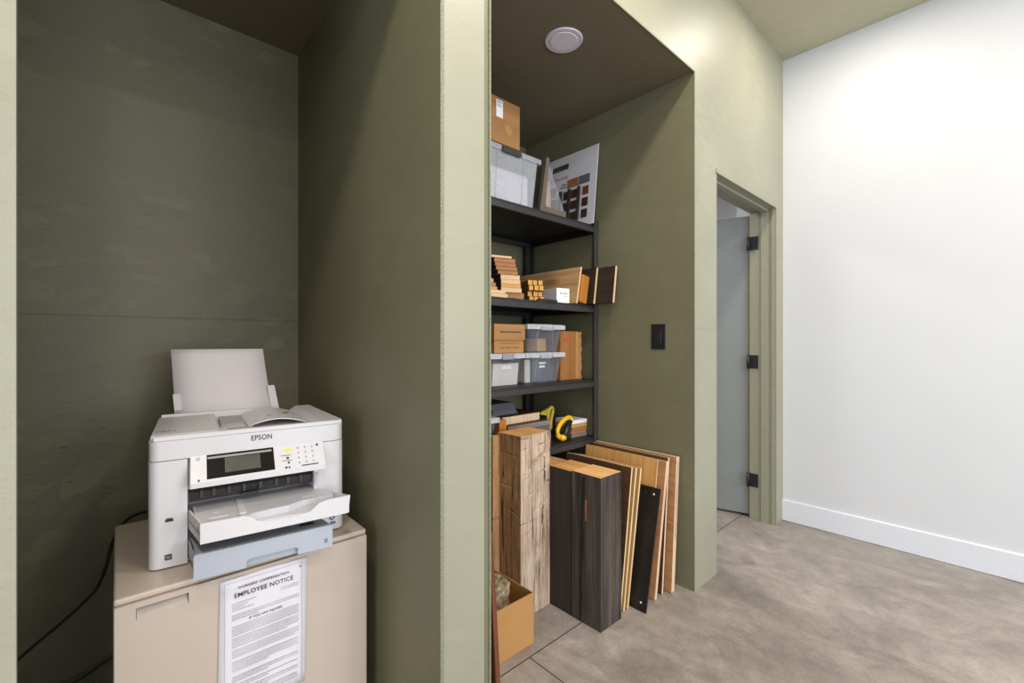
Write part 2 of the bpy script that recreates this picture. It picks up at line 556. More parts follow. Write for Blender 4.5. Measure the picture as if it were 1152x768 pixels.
def rrect(x0, x1, y0, y1, r, corners='1111', n=6):
    """Rounded rectangle, corners in the order x0y0, x1y0, x1y1, x0y1."""
    P = []
    cs = [(x0, y0, 180), (x1, y0, 270), (x1, y1, 0), (x0, y1, 90)]
    for (cx, cy, a0), c in zip(cs, corners):
        if c == '0' or r <= 0:
            P.append((cx, cy))
            continue
        ox = cx + (r if cx == x0 else -r)
        oy = cy + (r if cy == y0 else -r)
        for i in range(n + 1):
            a = R(a0 + 90 * i / n)
            P.append((ox + r * math.cos(a), oy + r * math.sin(a)))
    return P


# ------------------------------------------------------------------ the room
FY = 0.99          # face of the alcove wall
AB = 2.15          # back of the alcoves
AC = 2.495         # alcove ceilings
A1R = 0.66         # right side of the printer alcove
A2L, A2R = 0.82, 2.09
DL, DR, DH = 2.323, 3.255, 2.09
WX = 3.38          # white wall
WE = -0.13         # where the white wall ends

b = MB()
b.box(-4.2, 6.2, -4.6, 5.2, -0.10, 0.0)
struct(b.build('floor', 'concrete'))
b = MB()
J = 0.0022
b.box(-0.2, A2R + 2.6, 1.205, 1.205 + J * 2, 0.0, 0.0006)
b.box(1.190, 1.190 + J * 2, -4.4, 1.205, 0.0, 0.0006)
struct(b.build('floor_joint', 'joint'))
b = MB()
b.box(-4.2, 6.2, -4.6, 1.09, CEIL, CEIL + 0.1)
b.box(-4.2, 6.2, 1.09, 5.2, CEIL, CEIL + 0.1)
struct(b.build('ceiling', 'ceil'))

# front wall, painted sage, with the two alcove openings and the doorway
b = MB()
BK = FY + 0.135
b.box(-4.2, -0.0975, FY, FY + 0.012, 0, CEIL)
b.box(-4.2, -0.20, FY + 0.012, BK, 0, CEIL)
b.box(-0.20, -0.0975, FY + 0.012, BK, AC, CEIL)
b.box(-0.0975, A1R - 0.011, FY, BK, AC, CEIL)
b.box(A1R, 0.797, FY, AB, 0, CEIL)
b.box(A1R - 0.011, A1R, FY, BK, AC, CEIL)
b.box(0.797, A2L, FY, BK, AC, CEIL)
b.box(A2L, A2R, FY, BK, AC, CEIL)
b.box(A2R, DL, FY, BK, 0, CEIL)
b.box(DL, DR, FY, BK, DH, CEIL)
b.box(DR, WX, FY, BK, 0, CEIL)
struct(b.build('wall_front', 'sage'))
# lining panels: their board edges show at the openings
b = MB()
b.box(A1R - 0.011, A1R, FY - 0.002, AB, 0, AC)
b.paint(lambda n, c: 1 if n.y < -0.5 else 0)
struct(b.build('wall_printer_alcove_right', ['olive', 'edge']))
b = MB()
b.box(0.799, A2L, FY + 0.004, AB, 0, AC)
struct(b.build('wall_shelf_alcove_left', 'olive'))
b = MB()
b.box(A2L - 0.004, A2L + 0.0015, FY - 0.001, FY + 0.004, 0, AC)
struct(b.build('trim_1', 'edge'))
b = MB()
b.box(-0.46, A1R - 0.011, AB, AB + 0.03, 1.292, AC + 0.1)
b.box(-0.46, A1R - 0.011, AB, AB + 0.03, 0, 1.289)
b.box(-0.46, A1R - 0.011, AB + 0.004, AB + 0.03, 1.289, 1.292)
struct(b.build('wall_printer_alcove_back', 'olive_osb'))
b = MB()
b.box(-0.49, -0.46, BK, AB + 0.03, 0, AC)
struct(b.build('wall_printer_alcove_left', 'olive'))
b = MB()
b.box(-0.46, A1R - 0.011, FY + 0.013, AB, AC - 0.001, AC + 0.03)
b.box(-0.0975, A1R - 0.011, FY + 0.001, FY + 0.013, AC - 0.001, AC)
struct(b.build('ceiling_printer_alcove', 'ceil_olive'))
b = MB()
b.box(A2L, A2R + 0.03, AB, AB + 0.03, 0, AC)
struct(b.build('wall_shelf_alcove_back', 'olive'))
b = MB()
b.box(A2R - 0.001, A2R + 0.03, FY + 0.0015, AB, 0, AC)
struct(b.build('wall_shelf_alcove_right', 'olive'))
b = MB()
b.box(A2L, A2R, FY + 0.001, AB, AC - 0.001, AC + 0.03)
struct(b.build('ceiling_shelf_alcove', 'ceil_olive'))
b = MB()
b.box(A2L, A2R, FY - 0.0012, FY + 0.002, AC - 0.0035, AC + 0.0025)
b.box(A2R - 0.0022, A2R + 0.0015, FY - 0.0012, FY + 0.002, 0, AC)
struct(b.build('trim_2', 'edge'))
# seam of the sheets right of the shelves
b = MB()
b.box(A2R + 0.0015, DL, FY - 0.0003, FY, 1.2600, 1.2618)
struct(b.build('trim_3', 'edge'))

# white wall on the right
b = MB()
b.box(WX, WX + 0.14, WE, FY + 0.3, 0, CEIL)
struct(b.build('wall_right', 'white_wall'))
b = MB()
b.prism([(WX - 0.015, 0.003), (WX, 0.003), (WX, 0.140), (WX - 0.010, 0.140), (WX - 0.015, 0.136)], WE - 0.015, FY, 'y')
b.box(WX - 0.015, WX + 0.14, WE - 0.015, WE, 0.003, 0.140)
struct(b.build('baseboard_right', 'base'))
# shell of the room around and behind the camera
b = MB()
b.box(-4.2, -4.06, -4.6, -4.15, 0, CEIL)
b.box(-4.2, -4.06, -1.05, FY, 0, CEIL)
b.box(-4.2, -4.06, -4.15, -1.05, 0, 0.45)
b.box(-4.2, -4.06, -4.15, -1.05, 2.75, CEIL)
struct(b.build('wall_left', 'white_wall'))
b = MB()
b.box(-4.2, -0.9, -4.6, -4.45, 0, CEIL)
b.box(4.1, 6.2, -4.6, -4.45, 0, CEIL)
b.box(-0.9, 4.1, -4.6, -4.45, 0, 0.35)
b.box(-0.9, 4.1, -4.6, -4.45, 2.75, CEIL)
struct(b.build('wall_behind', 'white_wall'))
b = MB()
b.box(6.06, 6.2, -4.6, FY + 0.3, 0, CEIL)
b.box(WX + 0.14, 6.2, FY + 0.16, FY + 0.3, 0, CEIL)
struct(b.build('wall_far_right', 'white_wall'))
# the room beyond the door
b = MB()
b.box(2.1, 5.0, 4.6, 4.74, 0, CEIL)
b.box(4.9, 5.04, FY + 0.3, 4.6, 0, CEIL)
b.box(2.12, 2.22, BK, 4.6, 0, CEIL)
struct(b.build('wall_back_room', 'white_wall'))

# door frame and door
b = MB()
JB = FY + 0.16
b.box(DL, DL + 0.02, FY + 0.002, JB, 0, DH - 0.02)
b.box(DR - 0.02, DR, FY - 0.004, JB, 0, DH - 0.02)
b.box(DL, DR, FY - 0.004, JB, DH - 0.02, DH)
b.box(DR - 0.033, DR - 0.02, FY + 0.045, FY + 0.085, 0, DH - 0.02)
b.box(DL + 0.02, DL + 0.033, FY + 0.045, FY + 0.085, 0, DH - 0.02)
b.box(DL + 0.02, DR - 0.033, FY + 0.045, FY + 0.085, DH - 0.033, DH - 0.02)
b.box(DR - 0.026, DR - 0.02, FY + 0.012, FY + 0.024, 0, DH - 0.02)
struct(b.build('trim_door', 'jamb'))
dr = bpy.data.objects.new('door_1', None)
COL.objects.link(dr)
dr.location = (3.262, 1.163, 0.0)
dr.rotation_euler = (0, 0, R(104))
struct(dr)
b = MB()
b.box(0.004, 0.90, -0.04, 0.0, 0.018, 2.06, bev=0.002, seg=1)
b.build('door_leaf', 'door', dr)
b = MB()
b.box(0.0, 0.004, -0.04, 0.0, 0.018, 2.06)
b.build('door_edge', 'doorwood', dr)
for hz in (1.862, 1.063, 0.265):
    b = MB()
    b.box(DR - 0.0245, DR - 0.020, FY + 0.105, FY + 0.158, hz - 0.045, hz + 0.045, bev=0.001, seg=1)
    b.cyl((DR - 0.030, FY + 0.166, hz - 0.047), (DR - 0.030, FY + 0.166, hz + 0.047), 0.0085, 14)
    h = b.build('hinge', 'black', dr)
    h.matrix_parent_inverse = (Matrix.Translation(dr.location) @ Matrix.Rotation(R(104), 4, 'Z')).inverted()

# ------------------------------------------------------------------ filing cabinet with the notice
CW, CD, CH = 0.585, 0.55, 0.62
cab = empty('filing_cabinet', (0.014, 1.33, 0), 'putty beige metal filing cabinet standing under the white printer', 'cabinet', rot=(0, 0, R(-1.0)))
b = MB()
b.box(0, CW, 0.018, CD, 0.03, CH - 0.016, bev=0.002, seg=1)
b.box(0.02, CW - 0.02, 0.05, CD - 0.02, 0, 0.03)
b.build('body', 'putty', cab)
b = MB()
b.box(0.0, CW, 0.006, CD, CH - 0.0155, CH, bev=0.005, seg=2)
b.build('top', 'putty', cab)
for (z0, z1) in ((0.095, CH - 0.0165),):
    b = MB()
    hx0, hx1, hz1 = 0.040, 0.136, z1 - 0.012
    hz0 = hz1 - 0.026
    b.box(0.002, hx0 - 0.001, 0, 0.0175, z0, z1)
    b.box(hx1 + 0.001, CW - 0.002, 0, 0.0175, z0, z1)
    b.box(hx0 - 0.001, hx1 + 0.001, 0.0, 0.0175, z0, hz0)
    b.box(hx0 - 0.001, hx1 + 0.001, 0.0, 0.0175, hz1, z1)
    d = b.build('drawer', 'putty', cab)
    b = MB()
    b.prism([(0.0005, hz0), (0.0172, hz0), (0.0172, hz1), (0.0155, hz1)], hx0, hx1, 'x')
    b.build('handle_recess', 'putty_dark', d)

# notice taped to the drawer front
nt_ = tag(bpy.data.objects.new('notice', None), 'white printed workers compensation employee notice on the beige cabinet front', 'notice')
COL.objects.link(nt_)
nt_.location = (0.214, 1.3245, 0.594)
nt_.rotation_euler = (R(90), 0, R(-1.0))
NW, NH = 0.208, 0.345
b = MB()
nx, nz = 8, 14
grid = [[b.bm.verts.new((NW * i / nx - 0.006 * j / nz, -NH * j / nz, 0.0016 + 0.0012 * math.sin(i * 1.1 + j * 0.7) * (1 if 0 < i < nx else 0.3))) for i in range(nx + 1)] for j in range(nz + 1)]
for j in range(nz):
    for i in range(nx):
        f = b.bm.faces.new((grid[j][i], grid[j + 1][i], grid[j + 1][i + 1], grid[j][i + 1]))
        f.smooth = True
r = bmesh.ops.extrude_face_region(b.bm, geom=b.bm.faces[:])
for v in [g for g in r['geom'] if isinstance(g, bmesh.types.BMVert)]:
    v.co.z -= 0.0002
bmesh.ops.recalc_face_normals(b.bm, faces=b.bm.faces[:])
b.build('sheet', 'paper', nt_)
ZT = 0.0031
text_mesh('heading', "WORKERS' COMPENSATION", 0.0092, 'ink', nt_, (NW / 2 - 0.004, -0.030, ZT), (0, 0, 0), 'CENTER')
text_mesh('heading', "EMPLOYEE NOTICE", 0.0157, 'ink', nt_, (NW / 2 - 0.003, -0.0505, ZT), (0, 0, 0), 'CENTER', bold=0.0001)
text_mesh('heading', "IF YOU ARE INJURED", 0.0082, 'ink', nt_, (NW / 2, -0.117, ZT), (0, 0, 0), 'CENTER')
b = MB()
for x in (0.011, NW - 0.013):
    b.box(x - 0.002, x - 0.0012, -NH + 0.012, -0.009, ZT - 0.0002, ZT)
b.box(0.009, NW - 0.014, -0.0098, -0.009, ZT - 0.0002, ZT)
b.build('border', 'inkblue', nt_)


def textline(bb, x0, x1, y, h=0.0022):
    x = x0
    while x < x1 - 0.003:
        wl = min(random.uniform(0.004, 0.014), x1 - x)
        bb.box(x, x + wl, y, y + h, ZT - 0.0002, ZT)
        x += wl + 0.0008


def paragraph(lines, mat='inktext'):
    bb = MB()
    for (x0, x1, y, h) in lines:
        textline(bb, x0, x1, y, h)
    bb.build('text_block', mat, nt_)


paragraph([(0.026, 0.026 + [0.056, 0.036, 0.028, 0.05][k], -0.066 - 0.0056 * k, 0.0015) for k in range(4)])
paragraph([(0.140, 0.140 + [0.05, 0.045][k], -0.064 - 0.005 * k, 0.0014) for k in range(2)])
for y0, n, last in ((-0.096, 3, 0.06), (-0.125, 5, 0.16), (-0.155, 5, 0.13), (-0.186, 4, 0.15)):
    paragraph([(0.026, 0.186 if k < n - 1 else 0.026 + last, y0 - 0.0054 * k, 0.0017) for k in range(n)])
for (y0, n) in ((-0.216, 5), (-0.254, 3), (-0.276, 2), (-0.292, 3), (-0.312, 4)):
    paragraph([(0.026, 0.184 if k < n - 1 else 0.11, y0 - 0.0054 * k, 0.0023 if k == 0 else 0.0017) for k in range(n)])
b = MB()
b.box(0.187, 0.192, -0.023, -0.018, ZT - 0.0002, ZT)
b.build('corner_mark', 'inkgrey', nt_)

# ------------------------------------------------------------------ printer
PW, PD, PH = 0.475, 0.372, 0.337
pr = empty('printer', (0.079, 1.437, CH), 'wide white office printer with open trays on the beige filing cabinet', 'printer', rot=(0, 0, R(-7)))
NX0, NX1, ND = 0.081, 0.388, 0.13          # paper path opening
b = MB()
out = rrect(0, PW, 0, PD, 0.022, '1100')
k = len(rrect(0, PW, 0, PD, 0.022, '1000')) - 3
poly = out[:k] + [(NX0, 0), (NX0, ND), (NX1, ND), (NX1, 0)] + out[k:]
b.prism(poly, 0.004, 0.2745, 'z')
b.box(NX0, NX1, 0.028, ND, 0.188, 0.2745)
for f in b.bm.faces:
    f.smooth = False
b.box(0.03, PW - 0.03, 0.03, PD - 0.03, 0.0, 0.004)
b.build('body', 'white', pr)
b = MB()
b.prism(rrect(0.001, PW - 0.001, 0.0, PD, 0.022, '1100'), 0.2765, PH - 0.012, 'z')
b.box(0.01, 0.470, 0.004, 0.022, PH - 0.012, PH, bev=0.002, seg=1)       # front rim of the top
b.box(0.004, 0.150, 0.022, PD - 0.004, PH - 0.012, PH + 0.001, bev=0.002, seg=1)  # feeder cover
b.hexa([(0.405, 0.022, PH - 0.012), (0.472, 0.022, PH - 0.012), (0.472, PD, PH - 0.012), (0.370, PD, PH - 0.012)],
       [(0.415, 0.022, PH - 0.001), (0.472, 0.022, PH), (0.445, PD, PH + 0.006), (0.400, PD, PH + 0.006)])
lid = b.build('scanner_lid', 'white', pr)
text_mesh('maker_name', 'EPSON', 0.0205, 'ink', lid, (0.224, -0.0006, 0.3035), (R(90), 0, 0), sx=0.82, bold=0.0002)
for x0, x1 in ((0.012, 0.018), (0.020, 0.036), (0.038, 0.045), (0.048, 0.056)):
    b = MB()
    b.box(x0, x1, 0.079, 0.0845, PH + 0.001, PH + 0.0016)
    b.build('cover_marking', 'ink', lid)
b = MB()
b.hexa([(0.158, 0.13, PH - 0.012), (0.228, 0.18, PH - 0.012), (0.222, 0.266, PH - 0.012), (0.156, 0.272, PH - 0.012)],
       [(0.160, 0.13, PH - 0.004), (0.226, 0.18, PH - 0.004), (0.220, 0.266, PH + 0.003), (0.158, 0.272, PH + 0.003)])
b.box(0.172, 0.235, 0.045, 0.066, PH - 0.012, PH - 0.003)
b.build('feed_slot', 'grey', lid)
b = MB()                                                                  # curved document flap
cols = 10
top, bot = [], []
for i in range(cols + 1):
    t = i / cols
    x = 0.225 + 0.155 * t
    z = PH - 0.009 + 0.016 * math.sin(math.pi * min(1, t * 1.02)) ** 0.9
    top.append((x, z + 0.003))
    bot.append((x, z))
b.prism(top + bot[::-1], 0.085, 0.345, 'y')
b.build('document_flap', 'white', lid)
for q in ((0.283, 0.294, 0.16, 0.166, PH + 0.0090, PH + 0.0105), (0.330, 0.350, 0.20, 0.205, PH + 0.0065, PH + 0.0085)):
    b = MB()
    b.box(*q)
    b.build('flap_marking', 'ink', lid)

# tilted control panel
cp = MB()
cp.prism([(0.026, 0.2740), (0.002, 0.2810), (-0.046, 0.2190), (-0.046, 0.2060), (0.026, 0.1900)], 0.086, 0.413, 'x')
bmesh.ops.bevel(cp.bm, geom=[e for e in cp.bm.edges if abs(e.verts[0].co.x - e.verts[1].co.x) < 1e-5], offset=0.0025, segments=2, profile=0.5, affect='EDGES')
cpo = cp.build('control_panel', 'white', pr)
# frame of the slanted face: u along x, v down the slope
pv0 = Vector((0, 0.002, 0.2810))
pv1 = Vector((0, -0.046, 0.2190))
sl = (pv1 - pv0)
SL = sl.length
sl.normalize()
nrm = Vector((0, sl.z, -sl.y))
if nrm.y > 0:
    nrm = -nrm


def panel_box(bb, u0, u1, v0, v1, h0, h1):
    def P(u, v, h):
        p = pv0 + sl * v + nrm * h
        return (u, p.y, p.z)
    bb.hexa([P(u0, v0, h0), P(u1, v0, h0), P(u1, v1, h0), P(u0, v1, h0)], [P(u0, v0, h1), P(u1, v0, h1), P(u1, v1, h1), P(u0, v1, h1)])


b = MB()
panel_box(b, 0.122, 0.279, 0.004, 0.072, -0.001, 0.0008)
scr = b.build('screen', 'screen', cpo)
b = MB()
panel_box(b, 0.162, 0.245, 0.018, 0.060, 0.0007, 0.0012)
b.build('display', 'display', scr)
b = MB()
panel_box(b, 0.124, 0.274, 0.010, 0.016, 0.0007, 0.0012)
b.build('bezel', 'steelbar', scr)
b = MB()
panel_box(b, 0.305, 0.326, 0.016, 0.022, 0, 0.0016)
b.build('start_key', 'yellowkey', cpo)
for ci in range(3):
    for ri in range(4):
        b = MB()
        u = 0.340 + ci * 0.019
        v = 0.013 + ri * 0.0155
        panel_box(b, u, u + 0.0038, v, v + 0.0050, 0, 0.0014)
        b.build('number_key', 'inktext', cpo)
for q in (
        (0.392, 0.398, 0.010, 0.016, 0, 0.0012),
        (0.310, 0.316, 0.040, 0.046, 0, 0.0012),
        (0.312, 0.317, 0.055, 0.060, 0, 0.0012),
        (0.304, 0.310, 0.069, 0.074, 0, 0.0012),
        (0.313, 0.317, 0.069, 0.074, 0, 0.0012),
        (0.347, 0.392, 0.0705, 0.0735, 0, 0.0010),
        (0.103, 0.107, 0.070, 0.075, 0, 0.0012),
        (0.296, 0.322, 0.034, 0.0352, 0, 0.0010),
        (0.298, 0.324, 0.050, 0.0512, 0, 0.0010),
):
    b = MB()
    panel_box(b, *q)
    b.build('panel_marking', 'ink', cpo)
b = MB()
panel_box(b, 0.099, 0.108, 0.008, 0.016, 0, 0.0012)
b.build('status_lamp', 'cass', cpo)

# rollers over the output slot
b = MB()
b.prism([(0.035, 0.186), (0.012, 0.180), (0.022, 0.154), (0.045, 0.150)], 0.083, 0.386, 'x')
for x in (0.108, 0.135, 0.170, 0.205, 0.245, 0.285, 0.315, 0.35):
    b.box(x, x + 0.007, 0.006, 0.02, 0.166, 0.184)
ro = b.build('output_rollers', 'charcoal', pr)
b = MB()
b.box(0.20, 0.245, 0.008, 0.0225, 0.153, 0.160)
b.build('roller_clip', 'black', ro)
b = MB()
b.box(0.3885, 0.398, -0.002, 0.02, 0.150, 0.186)
b.box(0.392, 0.396, -0.006, 0.0, 0.156, 0.186)
b.build('side_guide', 'white2', pr)

# output tray, pulled out
ot = MB()
T0, T1 = 0.095, 0.455
ot.prism([(0.083, ND - 0.002), (0.083, 0.0), (0.107, -0.128), (0.452, -0.128), (0.425, -0.06), (0.390, 0.0), (0.386, ND - 0.002)], 0.112, 0.118, 'z')
lip = [(0.107, 0.094), (0.452, 0.094), (0.457, 0.143), (0.395, 0.142), (0.375, 0.138), (0.352, 0.120), (0.325, 0.116), (0.250, 0.116), (0.228, 0.122), (0.212, 0.138), (0.195, 0.142), (0.107, 0.143)]
ot.prism(lip, -0.134, -0.127, 'y')
ot.hexa([(0.083, 0.0, 0.094), (0.087, 0.0, 0.094), (0.111, -0.128, 0.094), (0.107, -0.128, 0.094)], [(0.083, 0.0, 0.140), (0.087, 0.0, 0.140), (0.111, -0.128, 0.142), (0.107, -0.128, 0.142)])
ot.hexa([(0.424, -0.06, 0.094), (0.428, -0.06, 0.094), (0.456, -0.128, 0.094), (0.452, -0.128, 0.094)], [(0.424, -0.06, 0.138), (0.428, -0.06, 0.138), (0.456, -0.128, 0.142), (0.452, -0.128, 0.142)])
oto = ot.build('output_tray', 'white', pr)
ot = MB()
wave = [(0.092, 0.04), (0.100, -0.098), (0.185, -0.098), (0.195, -0.110), (0.212, -0.112), (0.260, -0.102), (0.305, -0.100), (0.325, -0.088), (0.340, -0.082), (0.425, -0.078), (0.402, -0.02), (0.382, 0.04)]
ot.prism(wave, 0.1185, 0.137, 'z')
w_ = ot.build('tray_extension', 'white2', oto)
for q in ((0.135, 0.150, -0.05, -0.046, 0.137, 0.138), (0.19, 0.205, -0.095, 0.03, 0.137, 0.1395), (0.345, 0.375, -0.06, -0.048, 0.137, 0.1375), (0.125, 0.165, -0.090, -0.084, 0.137, 0.1385)):
    b = MB()
    b.box(*q)
    b.build('tray_rib', 'white', w_)
b = MB()
b.box(0.101, 0.195, -0.103, -0.1, 0.119, 0.126)
b.build('tray_groove', 'charcoal', oto)

# paper cassette
cs = MB()
cf = [(0.094, 0.006), (0.203, 0.006), (0.203, 0.020), (0.209, 0.027), (0.318, 0.027), (0.323, 0.022), (0.323, 0.006), (0.412, 0.006), (0.412, 0.062), (0.408, 0.066), (0.098, 0.066), (0.094, 0.062)]
cs.prism(cf, -0.122, -0.112, 'y')
cs.prism([(0.083, ND - 0.003), (0.083, 0.0), (0.096, -0.112), (0.410, -0.112), (0.385, 0.0), (0.385, ND - 0.003)], 0.0262, 0.058, 'z')
cs.box(0.204, 0.322, -0.108, -0.098, 0.006, 0.0262)
cso = cs.build('paper_cassette', 'cass', pr)
b = MB()
b.prism([(0.086, 0.0), (0.099, -0.110), (0.407, -0.110), (0.384, 0.0)], 0.058, 0.0655, 'z')
ct = b.build('cassette_cover', 'cass_top', cso)
b = MB()
b.box(0.335, 0.372, -0.085, -0.068, 0.0655, 0.0662)
b.build('cover_slot', 'black', ct)
b = MB()
b.hexa([(0.092, -0.075, 0.0655), (0.095, -0.075, 0.0655), (0.088, -0.01, 0.0655), (0.086, -0.01, 0.0655)], [(0.092, -0.075, 0.0662), (0.095, -0.075, 0.0662), (0.088, -0.01, 0.0662), (0.086, -0.01, 0.0662)])
b.build('cover_slot', 'black', ct)
b = MB()
b.box(0.390, 0.399, -0.1226, -0.122, 0.020, 0.031)
b.build('size_mark', 'inkgrey', cso)
# stickers on the body
b = MB()
b.box(0.035, 0.052, -0.0006, 0.0, 0.120, 0.126)
b.box(0.037, 0.050, -0.0008, 0.0, 0.1225, 0.129)
b.build('sticker', 'ink', pr)
b = MB()
b.box(0.034, 0.049, -0.0006, 0.0, 0.023, 0.037)
b.build('sticker', 'ink', pr)
b = MB()
b.box(0.036, 0.047, -0.0009, 0.0, 0.0315, 0.0325)
b.box(0.036, 0.047, -0.0009, 0.0, 0.0275, 0.0285)
b.build('sticker', 'white', pr)
b = MB()
b.prism([(0.430, 0.040), (0.4395, 0.0485), (0.449, 0.040), (0.4395, 0.0315)], -0.0006, 0.0, 'y')
b.build('sticker', 'ink', pr)
b = MB()
b.prism([(0.435, 0.040), (0.4395, 0.044), (0.444, 0.040), (0.4395, 0.036)], -0.0009, 0.0, 'y')
b.build('sticker', 'white', pr)
b = MB()
b.box(0.434, 0.450, -0.0006, 0.0, 0.020, 0.0285)
b.build('sticker', 'blue', pr)
# rear paper support
b = MB()
for (x0, x1, zt) in ((0.036, 0.056, 0.402), (0.316, 0.340, 0.416)):
    b.hexa([(x0 + 0.012, PD - 0.006, 0.30), (x1 + 0.012, PD - 0.006, 0.30), (x1 + 0.012, PD + 0.004, 0.30), (x0 + 0.012, PD + 0.004, 0.30)],
           [(x0, PD + 0.075, zt), (x1, PD + 0.075, zt), (x1, PD + 0.085, zt), (x0, PD + 0.085, zt)])
b.box(0.01, 0.345, PD - 0.002, PD + 0.012, 0.28, 0.345)
b.build('paper_support', 'white', pr)
# sheets standing in the rear feeder
ps = empty('paper_stack', pr.location, 'plain white paper standing upright in the rear feeder of the printer', 'paper', rot=(0, 0, R(-7)))
b = MB()
N = 12
prof = []
for i in range(N + 1):
    t = i / N
    prof.append((0.358 + 0.185 * (t ** 0.85) * (1 - 0.12 * t), 0.330 + 0.222 * (t ** 1.12)))
xl = [0.046 - 0.018 * (i / N) for i in range(N + 1)]
xr = [0.328 - 0.016 * (i / N) for i in range(N + 1)]
rows = [[b.bm.verts.new((xl[i] + (xr[i] - xl[i]) * j / 4, prof[i][0] + 0.018, prof[i][1])) for j in range(5)] for i in range(N + 1)]
for i in range(N):
    for j in range(4):
        f = b.bm.faces.new((rows[i][j], rows[i][j + 1], rows[i + 1][j + 1], rows[i + 1][j]))
        f.smooth = True
r = bmesh.ops.extrude_face_region(b.bm, geom=b.bm.faces[:])
for v in [g for g in r['geom'] if isinstance(g, bmesh.types.BMVert)]:
    v.co.y += 0.002
bmesh.ops.recalc_face_normals(b.bm, faces=b.bm.faces[:])
b.build('sheet', 'sheet', ps)


# ------------------------------------------------------------------ cords
def spline(pts, n=8):
    P = [Vector(p) for p in pts]
    P = [P[0] * 2 - P[1]] + P + [P[-1] * 2 - P[-2]]
    outp = []
    for i in range(1, len(P) - 2):
        for k in range(n):
            t = k / n
            a, b_, c, d = P[i - 1], P[i], P[i + 1], P[i + 2]
            outp.append(0.5 * ((2 * b_) + (c - a) * t + (2 * a - 5 * b_ + 4 * c - d) * t * t + (3 * b_ - a - 3 * c + d) * t ** 3))
    outp.append(P[-2])
    return outp


b = MB()
b.tube(spline([(0.14, 1.86, 0.640), (0.10, 1.93, 0.630), (0.055, 1.98, 0.600), (0.022, 2.0, 0.535), (0.004, 2.0, 0.455), (-0.012, 2.0, 0.405), (-0.036, 2.0, 0.370), (-0.099, 2.0, 0.313), (-0.157, 2.0, 0.269), (-0.209, 2.0, 0.222), (-0.26, 2.02, 0.12), (-0.30, 2.05, 0.02), (-0.36, 2.08, 0.006)]), 0.0048, 10)
tag(b.build('power_cord', 'cordm'), 'thick black power cord drooping from behind the printer past the cabinet', 'cord')
b = MB()
b.tube(spline([(0.30, 2.10, 0.30), (0.12, 2.10, 0.16), (0.01, 2.10, 0.090), (-0.07, 2.10, 0.055), (-0.155, 2.10, 0.035), (-0.3, 2.10, 0.005)]), 0.004, 10)
tag(b.build('cable', 'cordm'), 'thin black cable running low along the back wall beside the cabinet', 'cable')

# ------------------------------------------------------------------ downlight and switch of the shelf alcove
dl = empty('ceiling_downlight', (1.458, 1.267, AC - 0.001), 'round white recessed downlight in the olive alcove ceiling', 'light')
b = MB()
b.cyl((0, 0, -0.005), (0, 0, 0.0), 0.078, 40, r2=0.082)
b.build('trim_ring', 'lampring', dl)
b = MB()
b.cyl((0, 0, -0.0068), (0, 0, -0.005), 0.058, 40, r2=0.060)
b.build('lens', 'lamp', dl)
ou = empty('wall_outlet', (A2R - 0.001, 1.178, 1.225), 'black wall outlet on the olive alcove wall beside the shelves', 'outlet', rot=(0, 0, R(-90)))
b = MB()
b.box(-0.039, 0.039, -0.006, 0.0, -0.064, 0.064, bev=0.002, seg=2)
b.build('cover_plate', 'black', ou)
b = MB()
b.box(-0.017, 0.017, -0.008, -0.005, -0.034, 0.034, bev=0.001, seg=1)
ins = b.build('receptacle', 'blackmetal', ou)
for z in (-0.020, 0.015):
    for x in (-0.008, 0.006):
        b = MB()
        b.box(x, x + 0.002, -0.0084, -0.0078, z, z + 0.008)
        b.build('slot', 'crack', ins)

# ------------------------------------------------------------------ shelving unit
SX0, SX1, SY0, SY1 = 0.862, 2.082, 1.55, 2.105
DECK = [1.86, 1.405, 0.985, 0.66, 0.14]
sh = empty('shelving_unit', (SX0, SY0, 0), 'black metal shelving unit filled with boxes and wood samples in the alcove', 'shelf')
LX, LY = SX1 - SX0, SY1 - SY0
for (x, y, dx, dy) in ((0, 0, 1, 1), (LX, 0, -1, 1), (0, LY, 1, -1), (LX, LY, -1, -1)):
    b = MB()
    t = 0.003
    b.box(min(x, x + dx * 0.038), max(x, x + dx * 0.038), min(y, y + dy * t), max(y, y + dy * t), 0, 1.89)
    b.box(min(x, x + dx * t), max(x, x + dx * t), min(y + dy * t, y + dy * 0.038), max(y + dy * t, y + dy * 0.038), 0, 1.89)
    b.build('post', 'postmetal', sh)
for z in DECK:
    b = MB()
    b.box(0.006, LX - 0.006, 0.010, LY - 0.010, z - 0.012, z)
    s_ = b.build('shelf_deck', 'deck', sh)
    for (y0, y1) in ((0.0035, 0.012), (LY - 0.012, LY - 0.0035)):
        b = MB()
        sgn = 1 if y0 < 0.1 else -1
        yy = y0 if sgn > 0 else y1
        b.prism([(yy, z - 0.040), (yy + sgn * 0.012, z - 0.042), (yy + sgn * 0.012, z - 0.039), (yy + sgn * 0.004, z - 0.036), (yy + sgn * 0.004, z - 0.017), (yy + sgn * 0.009, z - 0.0125), (yy + sgn * 0.003, z - 0.0125), (yy, z - 0.015)], 0.004, LX - 0.004, 'x')
        b.build('beam', 'postmetal', s_)
    for (x0, x1) in ((0.0035, 0.0065), (LX - 0.0065, LX - 0.0035)):
        b = MB()
        b.box(x0, x1, 0.012, LY - 0.012, z - 0.042, z - 0.0125)
        b.build('side_beam', 'blackmetal', s_)


